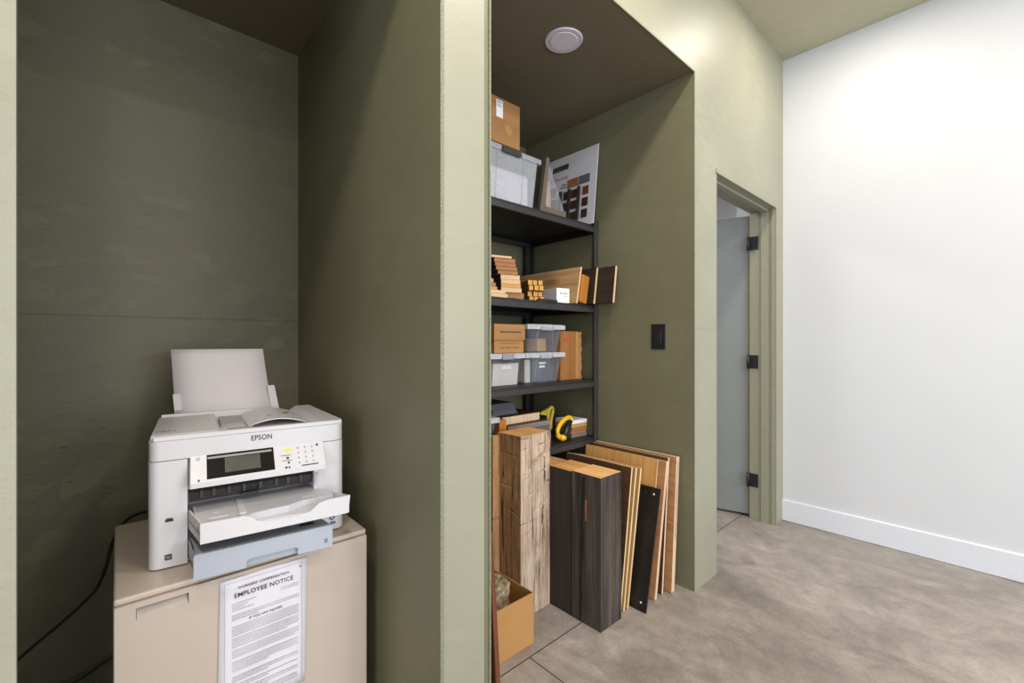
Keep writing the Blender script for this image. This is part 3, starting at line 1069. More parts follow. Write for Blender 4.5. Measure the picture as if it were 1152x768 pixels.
def tote(name, label, x0, x1, y0, y1, z0, z1, mat, lidmat, latch=None, taper=0.03, group=None, latchmat='milky', ribs=2):
    """Lidded storage tub, open shell with walls."""
    w_, d_, h_ = x1 - x0, y1 - y0, z1 - z0
    e = empty(name, ((x0 + x1) / 2, (y0 + y1) / 2, z0), label, 'storage tub', group)
    W, D = w_ / 2, d_ / 2
    tp = taper
    b = MB()
    t = 0.002
    hb = h_ - 0.014

    def ring(k, inset):
        z = k * hb
        ww = W - 0.012 - tp * (1 - k) - inset
        dd = D - 0.012 - tp * (1 - k) - inset
        return [(-ww, -dd, z), (ww, -dd, z), (ww, dd, z), (-ww, dd, z)]
    ro_, rt_ = ring(0, 0), ring(1, 0)
    V0 = [b.bm.verts.new(p) for p in ro_]
    V1 = [b.bm.verts.new(p) for p in rt_]
    I0 = [b.bm.verts.new((p[0], p[1], p[2] + t)) for p in ring(0, t)]
    I1 = [b.bm.verts.new(p) for p in ring(1, t)]
    b.bm.faces.new(V0)
    b.bm.faces.new(I0)
    for i in range(4):
        j = (i + 1) % 4
        b.bm.faces.new((V0[i], V0[j], V1[j], V1[i]))
        b.bm.faces.new((I0[i], I0[j], I1[j], I1[i]))
        b.bm.faces.new((V1[i], V1[j], I1[j], I1[i]))
    bmesh.ops.recalc_face_normals(b.bm, faces=b.bm.faces[:])
    es = [e_ for e_ in b.bm.edges if abs(e_.verts[0].co.z - e_.verts[1].co.z) > hb * 0.8]
    bmesh.ops.bevel(b.bm, geom=es, offset=0.012, segments=3, profile=0.5, affect='EDGES')
    body = b.build('body', mat, e)
    if ribs:
        for s in (-1, 1):
            b = MB()
            xx = s * W * 0.42
            b.hexa([(xx - 0.004, -D + 0.012 + tp - 0.003, 0.004), (xx + 0.004, -D + 0.012 + tp - 0.003, 0.004), (xx + 0.004, -D + 0.012 + tp - 0.0005, 0.004), (xx - 0.004, -D + 0.012 + tp - 0.0005, 0.004)],
                   [(xx - 0.004, -D + 0.009, hb - 0.01), (xx + 0.004, -D + 0.009, hb - 0.01), (xx + 0.004, -D + 0.0115, hb - 0.01), (xx - 0.004, -D + 0.0115, hb - 0.01)])
            b.build('rib', 'clear', body)
    b = MB()
    b.prism(rrect(-W + 0.006, W - 0.006, -D + 0.006, D - 0.006, 0.015, '1111', 4), hb + 0.001, h_, 'z')
    # rim skirt, left open where the latch sits
    for (a, c) in ((-W, -W * 0.33), (W * 0.33, W)):
        b.box(a, c, -D, -D + 0.006, h_ - 0.026, h_ - 0.002, bev=0.002, seg=1)
    b.box(-W, W, D - 0.006, D, h_ - 0.026, h_ - 0.002)
    for s in (-1, 1):
        b.box(min(s * W, s * (W - 0.006)), max(s * W, s * (W - 0.006)), -D + 0.006, D - 0.006, h_ - 0.026, h_ - 0.002)
    b.build('lid', lidmat, e)
    b = MB()
    b.box(-W * 0.30, W * 0.30, -D - 0.001, -D + 0.005, h_ - 0.030, h_ - 0.004, bev=0.002, seg=1)
    b.box(-W * 0.27, W * 0.27, -D + 0.001, -D + 0.012, h_ - 0.004, h_ + 0.0005)
    b.build('latch', latch or latchmat, e)
    return e


def block(name, mats, label, cat, x0, x1, y0, y1, z0, z1, rz=0, group=None, bev=0.0015, pfn=None, base=True):
    b = MB()
    w_, d_ = x1 - x0, y1 - y0
    b.box(-w_ / 2, w_ / 2, -d_ / 2, d_ / 2, 0, z1 - z0, bev=bev, seg=1)
    if pfn:
        b.paint(pfn)
    o = b.build(name, mats, loc=((x0 + x1) / 2, (y0 + y1) / 2, z0), rot=(0, 0, R(rz)))
    return tag(o, label, cat, group)


EPS = 0.0006
# ---- top shelf
Z = DECK[0] + EPS
tote('storage_tote', 'frosted clear storage tub with black latch on the top shelf under a cardboard box', 1.235, 1.640, 1.572, 2.03, Z, 2.122, 'milky', 'milky', latch='charcoal', taper=0.018, ribs=2)
block('packing_filling', 'bag', 'white packing material inside the frosted tub on the top shelf', 'packing', 1.275, 1.590, 1.613, 1.98, Z + 0.0035, 2.035, bev=0.012)
cb = empty('cardboard_box', (1.365, 1.72, 2.123), 'brown cardboard box with a shipping label on top of the frosted tub', 'box', 'cardboard boxes', rot=(0, 0, 0))
b = MB()
b.box(-0.125, 0.121, -0.15, 0.15, 0, 0.205, bev=0.002, seg=1)
cbb = b.build('body', 'card', cb)
b = MB()
b.box(-0.126, 0.122, -0.151, -0.003, 0.2045, 0.2085)
b.box(-0.126, 0.122, 0.003, 0.151, 0.2045, 0.2085)
b.build('flap', 'card', cb)
b = MB()
b.box(-0.030, 0.010, -0.1512, -0.1500, 0.118, 0.197)
lb = b.build('shipping_label', 'label', cb)
b = MB()
for zz in (0.192, 0.186, 0.176, 0.168):
    b.box(-0.026, 0.004, -0.1516, -0.1512, zz - 0.003, zz)
b.build('printing', 'inkgrey', lb)
b = MB()
b.prism([(0.02, 0.09), (0.05, 0.105), (0.072, 0.07), (0.055, 0.045), (0.03, 0.06)], -0.1508, -0.15, 'y')
b.build('torn_patch', 'card2', cb)

fr = empty('display_frame', (1.690, 1.595, Z), 'brown open frame with tan backing leaning between the tub and the white board', 'frame')
b = MB()
b.hexa([(-0.040, 0, 0), (-0.004, 0, 0), (-0.004, 0.022, 0), (-0.040, 0.022, 0)], [(0.012, 0, 0.30), (0.034, 0, 0.30), (0.034, 0.022, 0.30), (0.012, 0.022, 0.30)])
b.build('stile', 'frame', fr)
b = MB()
b.box(-0.003, 0.165, 0, 0.022, 0, 0.042)
b.build('rail', 'frame', fr)
b = MB()
b.hexa([(-0.003, 0.016, 0.043), (0.062, 0.016, 0.043), (0.062, 0.020, 0.043), (-0.003, 0.020, 0.043)], [(0.022, 0.016, 0.185), (0.050, 0.016, 0.185), (0.050, 0.020, 0.185), (0.022, 0.020, 0.185)])
b.build('backing', 'tanback', fr)
b = MB()
b.prism([(0.0, 0.043), (0.160, 0.043), (0.034, 0.275)], 0.006, 0.008, 'y')
b.build('clear_sheet', 'acrylic', fr)

# white finish board leaning on the right alcove wall
YB0, YB1 = 1.532, 1.965
bt = math.atan2(0.052, 0.47)
wb = empty('sample_board', (2.012, YB0, Z + 0.0006), 'white display board with metal finish swatches leaning at the right of the top shelf', 'sample board', rot=(0, bt, 0))
LB, HB = YB1 - YB0, 0.462
b = MB()
hy0, hy1, hz0, hz1 = 0.215, 0.350, 0.376, 0.412
b.box(0, 0.005, 0, hy0, 0, HB)
b.box(0, 0.005, hy1, LB, 0, HB)
b.box(0, 0.005, hy0, hy1, 0, hz0)
b.box(0, 0.005, hy0, hy1, hz1, HB)
b.build('board', 'boardwhite', wb)


def sw(m, y0, y1, z0, z1, t=0.003, nm='swatch'):
    bb = MB()
    bb.box(-t, 0, y0, y1, z0, z1)
    bb.build(nm, m, wb)


sw('sw1', 0.130, 0.212, 0.250, 0.302)
sw('sw2', 0.046, 0.126, 0.252, 0.302)
sw('sw3', 0.300, 0.350, 0.220, 0.280)
sw('sw3', 0.290, 0.350, 0.150, 0.205)
for yi, ms in ((0.050, ('sw4', 'sw5', 'sw5')), (0.135, ('sw5', 'sw5', 'sw5')), (0.196, ('sw5', 'sw5', 'sw5'))):
    for k, m in enumerate(ms):
        sw(m, yi, yi + 0.042, 0.182 - 0.068 * k, 0.232 - 0.068 * k)
for yi in (0.108, 0.180, 0.248):
    sw('sw6', yi, yi + 0.018, 0.040, 0.240, 0.012, 'trim_bar')
text_mesh('board_title', 'al Finishes', 0.032, 'inkred', wb, (-0.0004, 0.352, 0.318), (R(90), 0, R(-90)))
b = MB()
for (y0, y1, zz) in ((0.225, 0.262, 0.278), (0.222, 0.270, 0.262)):
    b.box(-0.0005, 0, y0, y1, zz, zz + 0.009)
b.build('board_caption', 'inkgrey', wb)

# ---- second shelf
Z = DECK[1] + EPS


def edgepaint(n, c):
    return 1 if (n.y < -0.6) else 0


tall = [  # px-free layout: left x, right x, thickness, face material
    (1.425, 1.530, 0.006, 'label', 'thin white sheet at the bottom of the tall wood sample stack'),
    (1.412, 1.532, 0.026, 's_mid', 'brown wood sample lowest in the tall stack on the second shelf'),
    (1.382, 1.516, 0.022, 's_pale', 'pale wood sample second from the bottom of the tall stack'),
    (1.382, 1.510, 0.020, 's_gold', 'golden wood sample third from the bottom of the tall stack'),
    (1.382, 1.507, 0.020, 's_pale', 'pale wood sample fourth from the bottom of the tall stack'),
    (1.379, 1.504, 0.023, 's_pale', 'pale wood sample in the middle of the tall stack, fifth from the bottom'),
    (1.362, 1.491, 0.019, 's_mid', 'brown wood sample fifth from the top of the tall stack'),
    (1.351, 1.485, 0.018, 's_mid', 'brown wood sample fourth from the top of the tall stack'),
    (1.345, 1.476, 0.018, 's_mid', 'brown wood sample third from the top of the tall stack'),
    (1.339, 1.473, 0.020, 's_mid', 'brown wood sample second from the top of the tall stack'),
    (1.322, 1.450, 0.011, 's_pale', 'thin pale wood sample topmost of the tall stack on the second shelf'),
]
z = Z
ANG = R(-14)
ca, sa = math.cos(ANG), math.sin(-ANG)
for (x0, x1, t, m, lab) in tall:
    yl = 1.612                                   # left front corner of the layer
    xl_ = x0 / 1.59 * yl
    k = x1 / 1.59
    w_ = (k * yl - xl_) / (ca + k * sa)
    b = MB()
    b.box(0, w_, 0.0, 0.15, 0, t - 0.0004, bev=0.0008, seg=1)
    if m not in ('label',):
        b.paint(lambda n, c: 1 if n.x < -0.6 else 0)
    o = b.build('wood_sample', [m, 's_dark'], loc=(xl_, yl, z), rot=(0, 0, ANG))
    tag(o, lab, 'wood sample', 'wood samples stacked on the second shelf')
    z += t
z = Z
for (x1, t, m, lab) in ((1.402, 0.017, 's_pale', 'long pale wood sample lowest in the short stack beside the post'),
                        (1.390, 0.016, 's_pale', 'long pale wood sample second from the bottom of the short stack'),
                        (1.338, 0.014, 's_tan', 'tan wood sample third from the bottom of the short stack'),
                        (1.329, 0.018, 's_mid', 'brown wood sample second from the top of the short stack'),
                        (1.316, 0.018, 's_tan', 'tan wood sample topmost of the short stack beside the post')):
    b = MB()
    b.box(1.16 - x1, 0, 0, 0.030, 0, t - 0.0004, bev=0.0008, seg=1)
    o = b.build('wood_sample', [m], loc=(x1, 1.566, z))
    tag(o, lab, 'wood sample', 'wood samples stacked on the second shelf')
    z += t
# bundle of square sticks
ANG = R(-22)
ca, sa = math.cos(ANG), math.sin(ANG)
for ri in range(4):
    for ci in range(3):
        off = [0.0, 0.016, 0.004, 0.020][(ri * 3 + ci * 2) % 4]
        lx, ly = ci * 0.0292, off
        x = 1.615 + lx * ca - ly * sa
        y = 1.640 + lx * sa + ly * ca
        b = MB()
        b.box(0.0012, 0.0280, 0, 0.112 - off, 0, 0.0288, bev=0.0026, seg=1)
        b.paint(lambda n, c: 1 if n.y < -0.9 else 0)
        o = b.build('wood_stick', ['st_side', 'st_end'], loc=(x, y, Z + ri * 0.0290), rot=(0, 0, ANG))
        tag(o, 'short square honey wood stick in the bundle left of the small white box', 'wood stick', 'bundle of square sticks')

# small white box
wx = empty('white_box', (1.765, 1.583, Z), 'small white carton with grey lettering in front of the knotty plank', 'box', rot=(0, 0, R(-13)))
b = MB()
b.box(0, 0.084, 0, 0.16, 0, 0.078, bev=0.001, seg=1)
b.build('carton', 'label', wx)
text_mesh('lettering', 'beds', 0.026, 'inkgrey', wx, (0.022, -0.0003, 0.043), (R(90), 0, 0))
b = MB()
b.box(0.042, 0.072, -0.0004, 0, 0.034, 0.0365)
b.build('lettering_line', 'inkgrey', wx)
b = MB()
b.prism([(-0.07, 0), (0.07, 0), (0.062, 0.009), (-0.055, 0.011)], -0.010, 0.010, 'y')
tag(b.build('dark_block', 'b_black', loc=(1.672, 1.566, Z), rot=(0, 0, R(-4))), 'flat dark wood offcut lying left of the small white box', 'wood offcut')


def leaning(name, label, cat, xb, y0, y1, h, t, lean, mats, z0=EPS, group=None, pfn=None, bev=0.001):
    """Board standing on its lower edge, top tipped along +x by lean (tangent)."""
    a = math.atan(lean)
    b = MB()
    b.box(0, t, 0, y1 - y0, 0, h, bev=bev, seg=1)
    if pfn is None:
        def pfn(n, c):
            return 0 if abs(n.x) > 0.7 else 1
    b.paint(pfn)
    dz = t * math.sin(a) if a > 0 else 0
    o = b.build(name, mats, loc=(xb, y0, z0 + dz), rot=(0, a, 0))
    return tag(o, label, cat, group)


leaning('wood_plank', 'knotty tan plank standing on edge behind the small white box', 'plank', 1.881, 1.546, 2.02, 0.205, 0.012, 0.20, ['plank', 'b_raw'], Z)
leaning('wood_block', 'small orange brown wood block standing beside the knotty plank', 'wood block', 1.9005, 1.538, 1.75, 0.155, 0.062, 0.19, ['orange', 'orange'], Z, bev=0.004)
leaning('dark_plank', 'dark stained plank with raw end standing next to the orange wood block', 'plank', 1.980, 1.505, 1.95, 0.205, 0.013, 0.15, ['b_black', 'b_raw'], Z, 'dark planks on the second shelf', pfn=lambda n, c: 1 if n.y < -0.6 else 0)
leaning('dark_plank', 'dark stained plank jutting out past the shelf post toward the room', 'plank', 1.9985, 1.393, 1.90, 0.202, 0.015, 0.14, ['b_black', 'b_raw'], Z, 'dark planks on the second shelf', pfn=lambda n, c: 1 if n.y < -0.6 else 0)

# ---- third shelf
Z = DECK[2] + EPS
tote('storage_tote', 'clear storage tub with a beige bin inside under the two-piece cardboard box', 1.305, 1.536, 1.582, 1.98, Z, 1.143, 'clear', 'milky2', latchmat='cass_top', taper=0.012, group='clear storage tubs', ribs=0)
bb_ = empty('beige_bin', (1.428, 1.77, Z + 0.003), 'beige bin with a white label inside the lower left tub', 'bin')
b = MB()
b.hexa([(-0.082, -0.155, 0), (0.080, -0.155, 0), (0.080, 0.12, 0), (-0.082, 0.12, 0)], [(-0.078, -0.160, 0.105), (0.086, -0.160, 0.105), (0.086, 0.12, 0.105), (-0.078, 0.12, 0.105)])
b.build('bin', 'putty2', bb_)
b = MB()
b.box(-0.03, 0.035, -0.1612, -0.1595, 0.078, 0.094)
b.build('bin_label', 'label', bb_)
tote('storage_tote', 'clear storage tub with two white labels standing on the third shelf', 1.540, 1.836, 1.582, 1.98, Z, 1.143, 'clear', 'milky2', taper=0.018, group='clear storage tubs', ribs=2)
block('beige_packet', 'putty2', 'upright beige packet at the left inside the tub with two white labels', 'packet', 1.585, 1.625, 1.64, 1.90, Z + 0.003, Z + 0.120)
dkf = empty('grey_case', (1.715, 1.77, Z + 0.003), 'dark grey case with white labels inside the lower right tub', 'case')
b = MB()
b.box(-0.075, 0.070, -0.13, 0.13, 0, 0.125, bev=0.004)
b.build('case', 'grey_fill', dkf)
b = MB()
b.box(-0.025, 0.025, -0.1314, -0.1300, 0.092, 0.103)
b.box(-0.025, 0.018, -0.1314, -0.1300, 0.073, 0.085)
b.build('case_label', 'label', dkf)
tote('storage_tote', 'clear storage tub with an orange carton inside, stacked on top of another tub', 1.552, 1.836, 1.582, 1.98, 1.1445, 1.288, 'clear', 'milky2', taper=0.018, group='clear storage tubs', ribs=2)
block('small_carton', 'card2', 'small orange brown carton inside the upper tub', 'carton', 1.665, 1.750, 1.65, 1.80, 1.1475, 1.215, rz=12)
block('folded_cloth', 'grey_fill', 'dark grey folded material behind the small carton in the upper tub', 'cloth', 1.60, 1.80, 1.84, 1.93, 1.1475, 1.262, bev=0.01)
ab = empty('archive_box', (1.440, 1.75, 1.1445), 'tan lidded cardboard box standing on the tub with the beige bin', 'box', 'cardboard boxes')
b = MB()
b.box(-0.096, 0.094, -0.155, 0.155, 0, 0.135, bev=0.001, seg=1)
b.build('body', 'card', ab)
b = MB()
b.box(-0.100, 0.100, -0.160, 0.160, 0.062, 0.138, bev=0.001, seg=1)
lo = b.build('lid', 'card', ab)
b = MB()
for x0, x1 in ((-0.065, -0.03), (-0.026, 0.01), (0.014, 0.072)):
    b.box(x0, x1, -0.1606, -0.1600, 0.098, 0.104)
b.build('printing', 'ink', lo)
b = MB()
for x0, x1 in ((-0.062, -0.035), (-0.028, 0.012), (0.018, 0.064)):
    b.box(x0, x1, -0.1556, -0.1550, 0.024, 0.0275)
b.box(-0.06, 0.066, -0.1556, -0.1550, 0.046, 0.048)
b.build('printing', 'ink', ab)
tote('storage_tote', 'clear storage tub mostly hidden behind the alcove edge at the left of the third shelf', 1.06, 1.296, 1.582, 1.98, Z, 1.28, 'clear', 'milky2', taper=0.012, group='clear storage tubs', ribs=0)
kb = empty('kraft_package', (1.840, 1.622, Z), 'flat brown kraft package with red marks standing right of the clear tubs', 'package')
b = MB()
b.box(0.0, 0.150, 0, 0.16, 0, 0.272, bev=0.003)
kbb = b.build('wrapper', 'kraft', kb)
b = MB()
b.box(0.128, 0.1505, -0.0012, 0, 0.004, 0.268)
b.build('paper_fold', 'card2', kb)
b = MB()
for x in (0.028, 0.044):
    b.box(x, x + 0.010, -0.0008, 0.0002, 0.215, 0.235)
b.box(0.034, 0.038, -0.0008, 0.0002, 0.038, 0.042)
b.box(0.052, 0.060, -0.0008, 0.0002, 0.036, 0.044)
b.build('stamp', 'inkred', kb)
b = MB()
pts = [(0, 0)]
for i in range(15):
    pts.append((0.032 + 0.004 * math.sin(i * 2.3) + 0.002 * math.sin(i * 5.1), 0.268 * i / 14))
pts.append((0, 0.268))
b.prism(pts, 0.004, 0.15, 'y')
tag(b.build('rough_slab', 'b_brown', loc=(1.994, 1.622, Z)), 'rough edged brown wood slab standing right of the kraft package', 'wood slab')

# ---- fourth shelf
Z = DECK[3] + EPS
block('grey_carton', 'slate', 'dark grey carton under the flat slabs on the fourth shelf', 'carton', 1.44, 1.735, 1.605, 1.95, Z, 0.762)
block('dark_slab', ['s_dark', 's_grey'], 'dark flat slab lying under the lighter wood panel on the fourth shelf', 'wood slab', 1.435, 1.738, 1.600, 1.96, 0.7626, 0.787, pfn=edgepaint)
block('plywood_sheet', ['s_dark', 'b_pink'], 'flat wood panel with a pale front edge lying on the dark slab', 'wood sheet', 1.436, 1.700, 1.645, 1.94, 0.7876, 0.826, pfn=edgepaint)
block('orange_offcut', 'orange', 'orange brown wood offcut beside the small tub on the fourth shelf', 'wood offcut', 1.385, 1.431, 1.606, 1.642, Z, 0.825)
for nm, zz, lab, dxx in (('grey_tray', 0.8268, 'dark grey shallow tray lying on the flat wood panel', 0), ('grey_tray', 0.8568, 'dark grey shallow tray stacked on top of the other grey tray', -0.014)):
    b = MB()
    b.hexa([(-0.088, 0, 0), (0.088, 0, 0), (0.088, 0.2, 0), (-0.088, 0.2, 0)], [(-0.074, 0.012, 0.028), (0.074, 0.012, 0.028), (0.074, 0.19, 0.028), (-0.074, 0.19, 0.028)])
    tag(b.build(nm, 'slate', loc=(1.507 + dxx, 1.70, zz)), lab, 'tray', 'grey trays')
tote('storage_tote', 'small clear storage tub at the left end of the fourth shelf', 1.16, 1.372, 1.585, 1.95, Z, 0.845, 'clear', 'milky2', taper=0.012, group='clear storage tubs', ribs=0)
z = Z
for (t, m, lab) in ((0.020, 's_grey', 'grey brown sample lowest in the small stack by the yellow hand tool'),
                    (0.018, 's_mid', 'brown sample second from the bottom of the small stack'),
                    (0.018, 's_mid', 'brown sample in the middle of the small stack by the yellow hand tool'),
                    (0.020, 's_gold', 'golden sample second from the top of the small stack'),
                    (0.020, 'label', 'white sample topmost of the small stack by the yellow hand tool')):
    b = MB()
    b.box(0, 0.126, 0, 0.13, 0, t - 0.0006, bev=0.0008, seg=1)
    b.paint(lambda n, c: 1 if n.z > 0.6 and False else 0)
    o = b.build('finish_sample', m, loc=(1.925 + random.uniform(-0.004, 0.004), 1.615, z), rot=(0, 0, R(-3)))
    tag(o, lab, 'sample', 'finish samples on the fourth shelf')
    z += t

# yellow hand tool with a bow handle
ht = empty('hand_tool', (1.80, 1.60, Z), 'yellow bow handled hand tool with a black grip bar on the fourth shelf', 'tool')
b = MB()
arc = spline([(0.032, -0.012, 0.020), (-0.004, -0.006, 0.030), (-0.010, 0.0, 0.056), (0.016, 0.006, 0.088), (0.050, 0.010, 0.108), (0.092, 0.014, 0.118), (0.114, 0.014, 0.112), (0.118, 0.010, 0.094)], 5)
b.tube(arc, 0.0105, 12, flat=1.3)
b.tube([(0.0, -0.008, 0.028), (0.018, -0.012, 0.021), (0.038, -0.014, 0.020)], [0.014, 0.018, 0.012], 12)
b.build('bow_handle', 'yellow', ht)
b = MB()
b.cyl((0.030, -0.008, 0.024), (0.108, 0.012, 0.098), 0.0155, 18)
b.build('grip_bar', 'black', ht)
b = MB()
hk = [(-0.030, 0.05, 0.012), (-0.034, 0.052, 0.07), (-0.038, 0.055, 0.12), (-0.028, 0.056, 0.162), (-0.012, 0.056, 0.180), (0.002, 0.056, 0.170), (-0.002, 0.056, 0.145), (-0.014, 0.055, 0.11), (-0.02, 0.052, 0.06)]
b.tube(spline([(x + 0.012, y, z) for x, y, z in hk], 5), 0.010, 10)
b.hexa([(-0.083, 0.055, 0.150), (-0.018, 0.050, 0.135), (-0.018, 0.066, 0.135), (-0.083, 0.066, 0.150)], [(-0.081, 0.055, 0.160), (-0.006, 0.050, 0.182), (-0.006, 0.066, 0.182), (-0.081, 0.066, 0.160)])
b.build('rear_hook', 'yellow_d', ht)

# ------------------------------------------------------------------ timbers and boards on the alcove floor


def rough_block(w_, d_, h_, amp, seg=(8, 8, 40), seed=0, cuts=()):
    b = MB()
    nx, ny, nzz = seg
    V = {}

    def vert(i, j, k):
        key = (i, j, k)
        if key not in V:
            p = Vector((w_ * i / nx, d_ * j / ny, h_ * k / nzz))
            n = Vector(((-1 if i == 0 else 1 if i == nx else 0), (-1 if j == 0 else 1 if j == ny else 0), 0))
            if n.length > 0:
                q = Vector((p.x * 9, p.y * 9, p.z * 3.2)) + Vector((seed * 7.3, 0, 0))
                a = noise.noise(q) * amp + noise.noise(q * 4) * amp * 0.35
                for (cx, cz, cw, chh, cd, fj, sl_) in cuts:
                    if fj == 'y' and j == 0:
                        u = p.x
                    elif fj == 'x' and i == 0:
                        u = p.y
                    else:
                        continue
                    dz = p.z - (cz + (u - cx) * sl_)
                    chh = min(chh, 0.030) if cd > 0.012 else 0.012
                    if abs(u - cx) < cw and 0 <= dz < chh:
                        a -= (cd if cd > 0.012 else cd * 0.6) * (1 - dz / chh) * (1 - (abs(u - cx) / cw) ** 2)
                p = p + n.normalized() * (a - amp * 0.6)
            if k == nzz:
                p.z += noise.noise(Vector((p.x * 12, p.y * 12, seed))) * amp * 0.25
            V[key] = b.bm.verts.new(p)
        return V[key]

    def quad(a, c, d, e):
        f = b.bm.faces.new((a, c, d, e))
        f.smooth = False
    for k in range(nzz):
        for i in range(nx):
            quad(vert(i, 0, k), vert(i + 1, 0, k), vert(i + 1, 0, k + 1), vert(i, 0, k + 1))
            quad(vert(i, ny, k), vert(i, ny, k + 1), vert(i + 1, ny, k + 1), vert(i + 1, ny, k))
        for j in range(ny):
            quad(vert(0, j, k), vert(0, j, k + 1), vert(0, j + 1, k + 1), vert(0, j + 1, k))
            quad(vert(nx, j, k), vert(nx, j + 1, k), vert(nx, j + 1, k + 1), vert(nx, j, k + 1))
    for i in range(nx):
        for j in range(ny):
            quad(vert(i, j, nzz), vert(i + 1, j, nzz), vert(i + 1, j + 1, nzz), vert(i, j + 1, nzz))
            quad(vert(i, j, 0), vert(i, j + 1, 0), vert(i + 1, j + 1, 0), vert(i + 1, j, 0))
    bmesh.ops.recalc_face_normals(b.bm, faces=b.bm.faces[:])
    return b


cuts = [(0.12, 0.665, 0.075, 0.05, 0.014, 'y', 0.45), (0.05, 0.60, 0.04, 0.03, 0.007, 'y', 0.5), (0.14, 0.735, 0.04, 0.02, 0.006, 'y', 0.1), (0.15, 0.615, 0.05, 0.03, 0.008, 'y', 0.4),
        (0.03, 0.725, 0.03, 0.015, 0.005, 'y', 0.1), (0.06, 0.52, 0.04, 0.02, 0.006, 'y', 0.5), (0.13, 0.46, 0.06, 0.02, 0.007, 'y', 0.4), (0.05, 0.36, 0.04, 0.02, 0.006, 'y', 0.5), (0.15, 0.2, 0.04, 0.02, 0.006, 'y', 0.4),
        (0.08, 0.70, 0.07, 0.018, 0.005, 'x', 0.05), (0.05, 0.45, 0.05, 0.02, 0.006, 'x', 0.2), (0.1, 0.56, 0.05, 0.018, 0.005, 'x', 0.0)]
b = rough_block(0.198, 0.150, 0.79, 0.005, (24, 16, 170), 1, cuts)
b.paint(lambda n, c: 2 if c.z > 0.785 and n.z > 0.5 else (0 if n.x < -0.7 else 1))
hb_ = b.build('hewn_timber', ['hewn_brown', 'hewn_grey', 'end'], loc=(1.315, 1.385, EPS), rot=(0, 0, R(2)))
tag(hb_, 'tall rough hewn pale timber block with axe marks standing before the shelves', 'timber')
b = rough_block(0.040, 0.024, 0.778, 0.003, (4, 4, 60), 3)
b.paint(lambda n, c: 1 if n.z > 0.7 else 0)
tag(b.build('hewn_strip', ['hewn_brown', 'end'], loc=(1.268, 1.515, EPS)), 'narrow weathered wood strip standing at the left of the hewn timber', 'timber')

# dark timbers
def dark_timber(label, x, y, wd, dp, h, mat, seed, crack=False, knots=False):
    e = empty('dark_timber', (x, y, EPS), label, 'timber', 'dark timber blocks')
    b = rough_block(wd, dp, h, 0.0022, (6, 6, 30), seed)
    b.paint(lambda n, c: 1 if n.z > 0.7 else 0)
    b.build('block', [mat, 'end_y' if crack else 'end'], e)
    if crack:
        b = MB()
        pts = []
        n = 26
        L = [(0.0, 0.058 + 0.0025 * math.sin(i * 0.55) + 0.0015 * math.sin(i * 1.7) + 0.018 * (i / n - 0.5), i / n * h * 0.97 + 0.008) for i in range(n + 1)]
        wds = [0.0022 + 0.0046 * abs(math.sin(i * 0.31 + 0.4)) for i in range(n + 1)]
        for i in range(n + 1):
            pts.append((dp - L[i][1] - wds[i], L[i][2]))
        for i in range(n, -1, -1):
            pts.append((dp - L[i][1] + wds[i], L[i][2]))
        b.prism(pts, -0.0040, 0.0, 'x')
        b.build('split', 'crack', e)
        b = MB()
        b.prism([(0.073, 0.53), (0.0775, 0.53), (0.0795, 0.49), (0.078, 0.44), (0.0755, 0.44)], -0.0044, 0.0, 'x')
        b.build('raw_split', 'rawsplit', e)
    return e


dark_timber('dark weathered timber block with a long split, frontmost of the dark timbers', 1.506, 1.108, 0.150, 0.156, 0.636, 'darkbeam', 5, True)
dark_timber('dark smooth timber block standing right behind the split one', 1.506, 1.268, 0.150, 0.128, 0.632, 'darkbeam2', 8)
dark_timber('dark timber block farthest back, mostly hidden by the hewn timber', 1.530, 1.412, 0.125, 0.125, 0.625, 'darkbeam2', 9)

# leaning boards, left group
GB = 'sample boards leaning in the alcove'
leaning('sample_board', 'dark faced board with a pale edge leaning nearest the dark timber', 'board', 1.674, 1.130, 1.515, 0.632, 0.011, 0.148, ['b_dark', 'b_raw'], group=GB)
leaning('sample_board', 'brown board with a pale edge, middle of the three beside the dark timber', 'board', 1.697, 1.128, 1.50, 0.626, 0.012, 0.165, ['b_ply', 'b_raw'], group=GB)
leaning('sample_board', 'brown board with a pale edge leaning just left of the black steel plate', 'board', 1.724, 1.126, 1.49, 0.620, 0.012, 0.182, ['b_ply', 'b_raw'], group=GB)
# black steel plate with bolt holes
sp = empty('steel_plate', (1.758, 1.052, EPS + 0.002), 'narrow black steel plate with bolt holes leaning in front of the boards', 'steel plate', rot=(0, math.atan(0.245), 0))
b = MB()
b.box(0, 0.005, 0, 0.105, 0, 0.535, bev=0.001, seg=1)
b.build('plate', 'steel', sp)
for (y, zz, m) in ((0.030, 0.505, 'label'), (0.070, 0.505, 'charcoal'), (0.030, 0.035, 'label'), (0.070, 0.035, 'charcoal')):
    b = MB()
    b.cyl((-0.0006, y, zz), (0.0, y, zz), 0.0045, 14)
    b.build('bolt_hole', m, sp)
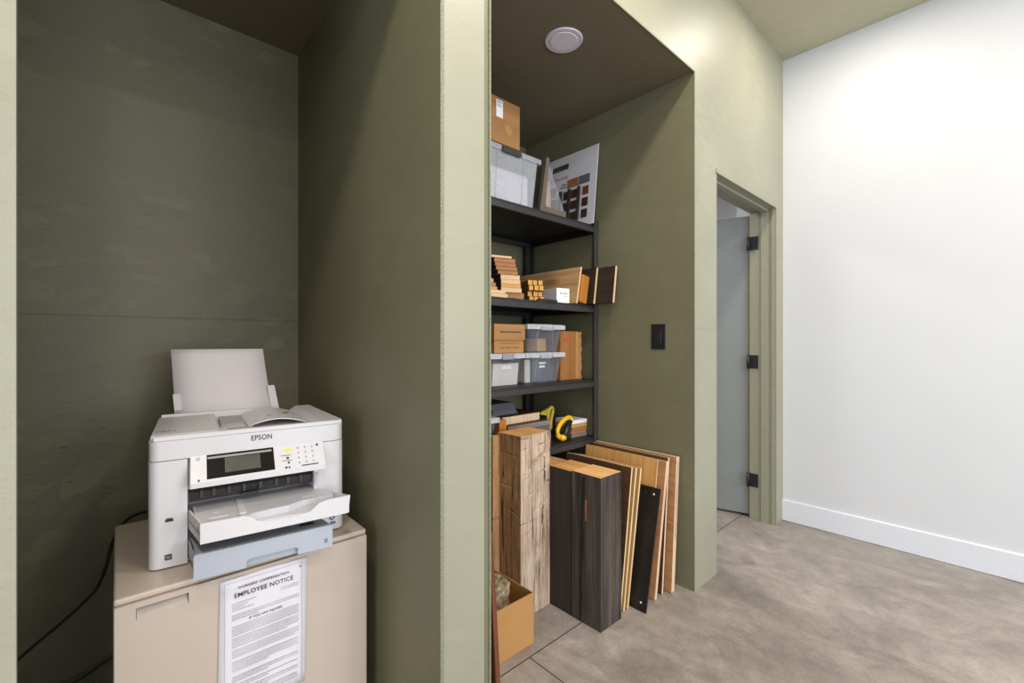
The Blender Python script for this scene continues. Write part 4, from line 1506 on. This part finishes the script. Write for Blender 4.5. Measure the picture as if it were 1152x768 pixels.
# right group
leaning('sample_board', 'thin golden panel with a smooth face leaning behind the steel plate', 'board', 1.862, 1.112, 1.55 - 0.005, 0.640, 0.006, 0.165, ['b_gold', 'b_raw'], group=GB)
leaning('sample_board', 'brown board with a pink edge leaning right behind the golden panel', 'board', 1.876, 1.078, 1.53, 0.632, 0.020, 0.175, ['b_brown', 'b_pink'], group=GB)
leaning('sample_board', 'thin dark brown board between the two thick brown boards', 'board', 1.946, 1.082, 1.535, 0.640, 0.014, 0.098, ['b_dark', 'b_pink'], group=GB)
rb = leaning('sample_board', 'thick brown board leaning flat against the right alcove wall', 'board', 1.990, 1.056, 1.54, 0.640, 0.030, 0.080, ['b_brown', 'b_pink'], group=GB)
b = MB()
b.box(0.0145, 0.0165, -0.0008, 0.0, 0.25, 0.62)
b.build('ply_line', 'crack', rb)

# cardboard box with a stone, red-brown board at the left
fb = empty('open_carton', (1.095, 1.255, EPS), 'open tan cardboard box holding a rough stone on the alcove floor', 'box', 'cardboard boxes')
b = MB()
X0, X1, Y1_, H_, t = -0.155, 0.168, 0.245, 0.200, 0.004
b.box(X0, X1, 0, Y1_, 0, t)
b.box(X0, X1, 0, t, t, H_)
b.box(X0, X1, Y1_ - t, Y1_, t, H_)
b.box(X0, X0 + t, t, Y1_ - t, t, H_)
b.box(X1 - t, X1, t, Y1_ - t, t, H_)
b.build('carton', 'card2', fb)
b = MB()
bmesh.ops.create_cube(b.bm, size=1.0)
bmesh.ops.subdivide_edges(b.bm, edges=b.bm.edges[:], cuts=10, use_grid_fill=True)
for v in b.bm.verts:
    p = Vector((v.co.x * 0.18, v.co.y * 0.095, v.co.z * 0.225))
    a = noise.noise(p * 16 + Vector((3, 1, 2))) * 0.014 + noise.noise(p * 45) * 0.008 + abs(noise.noise(p * 90)) * 0.004
    v.co = p + p.normalized() * (a - 0.006)
b.build('stone', 'stone', loc=(1.115, 1.375, 0.125))
tag(bpy.data.objects['stone'], 'rough brown stone block sitting in the open cardboard box', 'stone')
leaning('red_board', 'red brown stained board leaning on the left alcove side beside the open box', 'board', 0.873, 1.012, 1.45, 0.635, 0.018, -0.068, ['rust', 'rust'], bev=0.002)
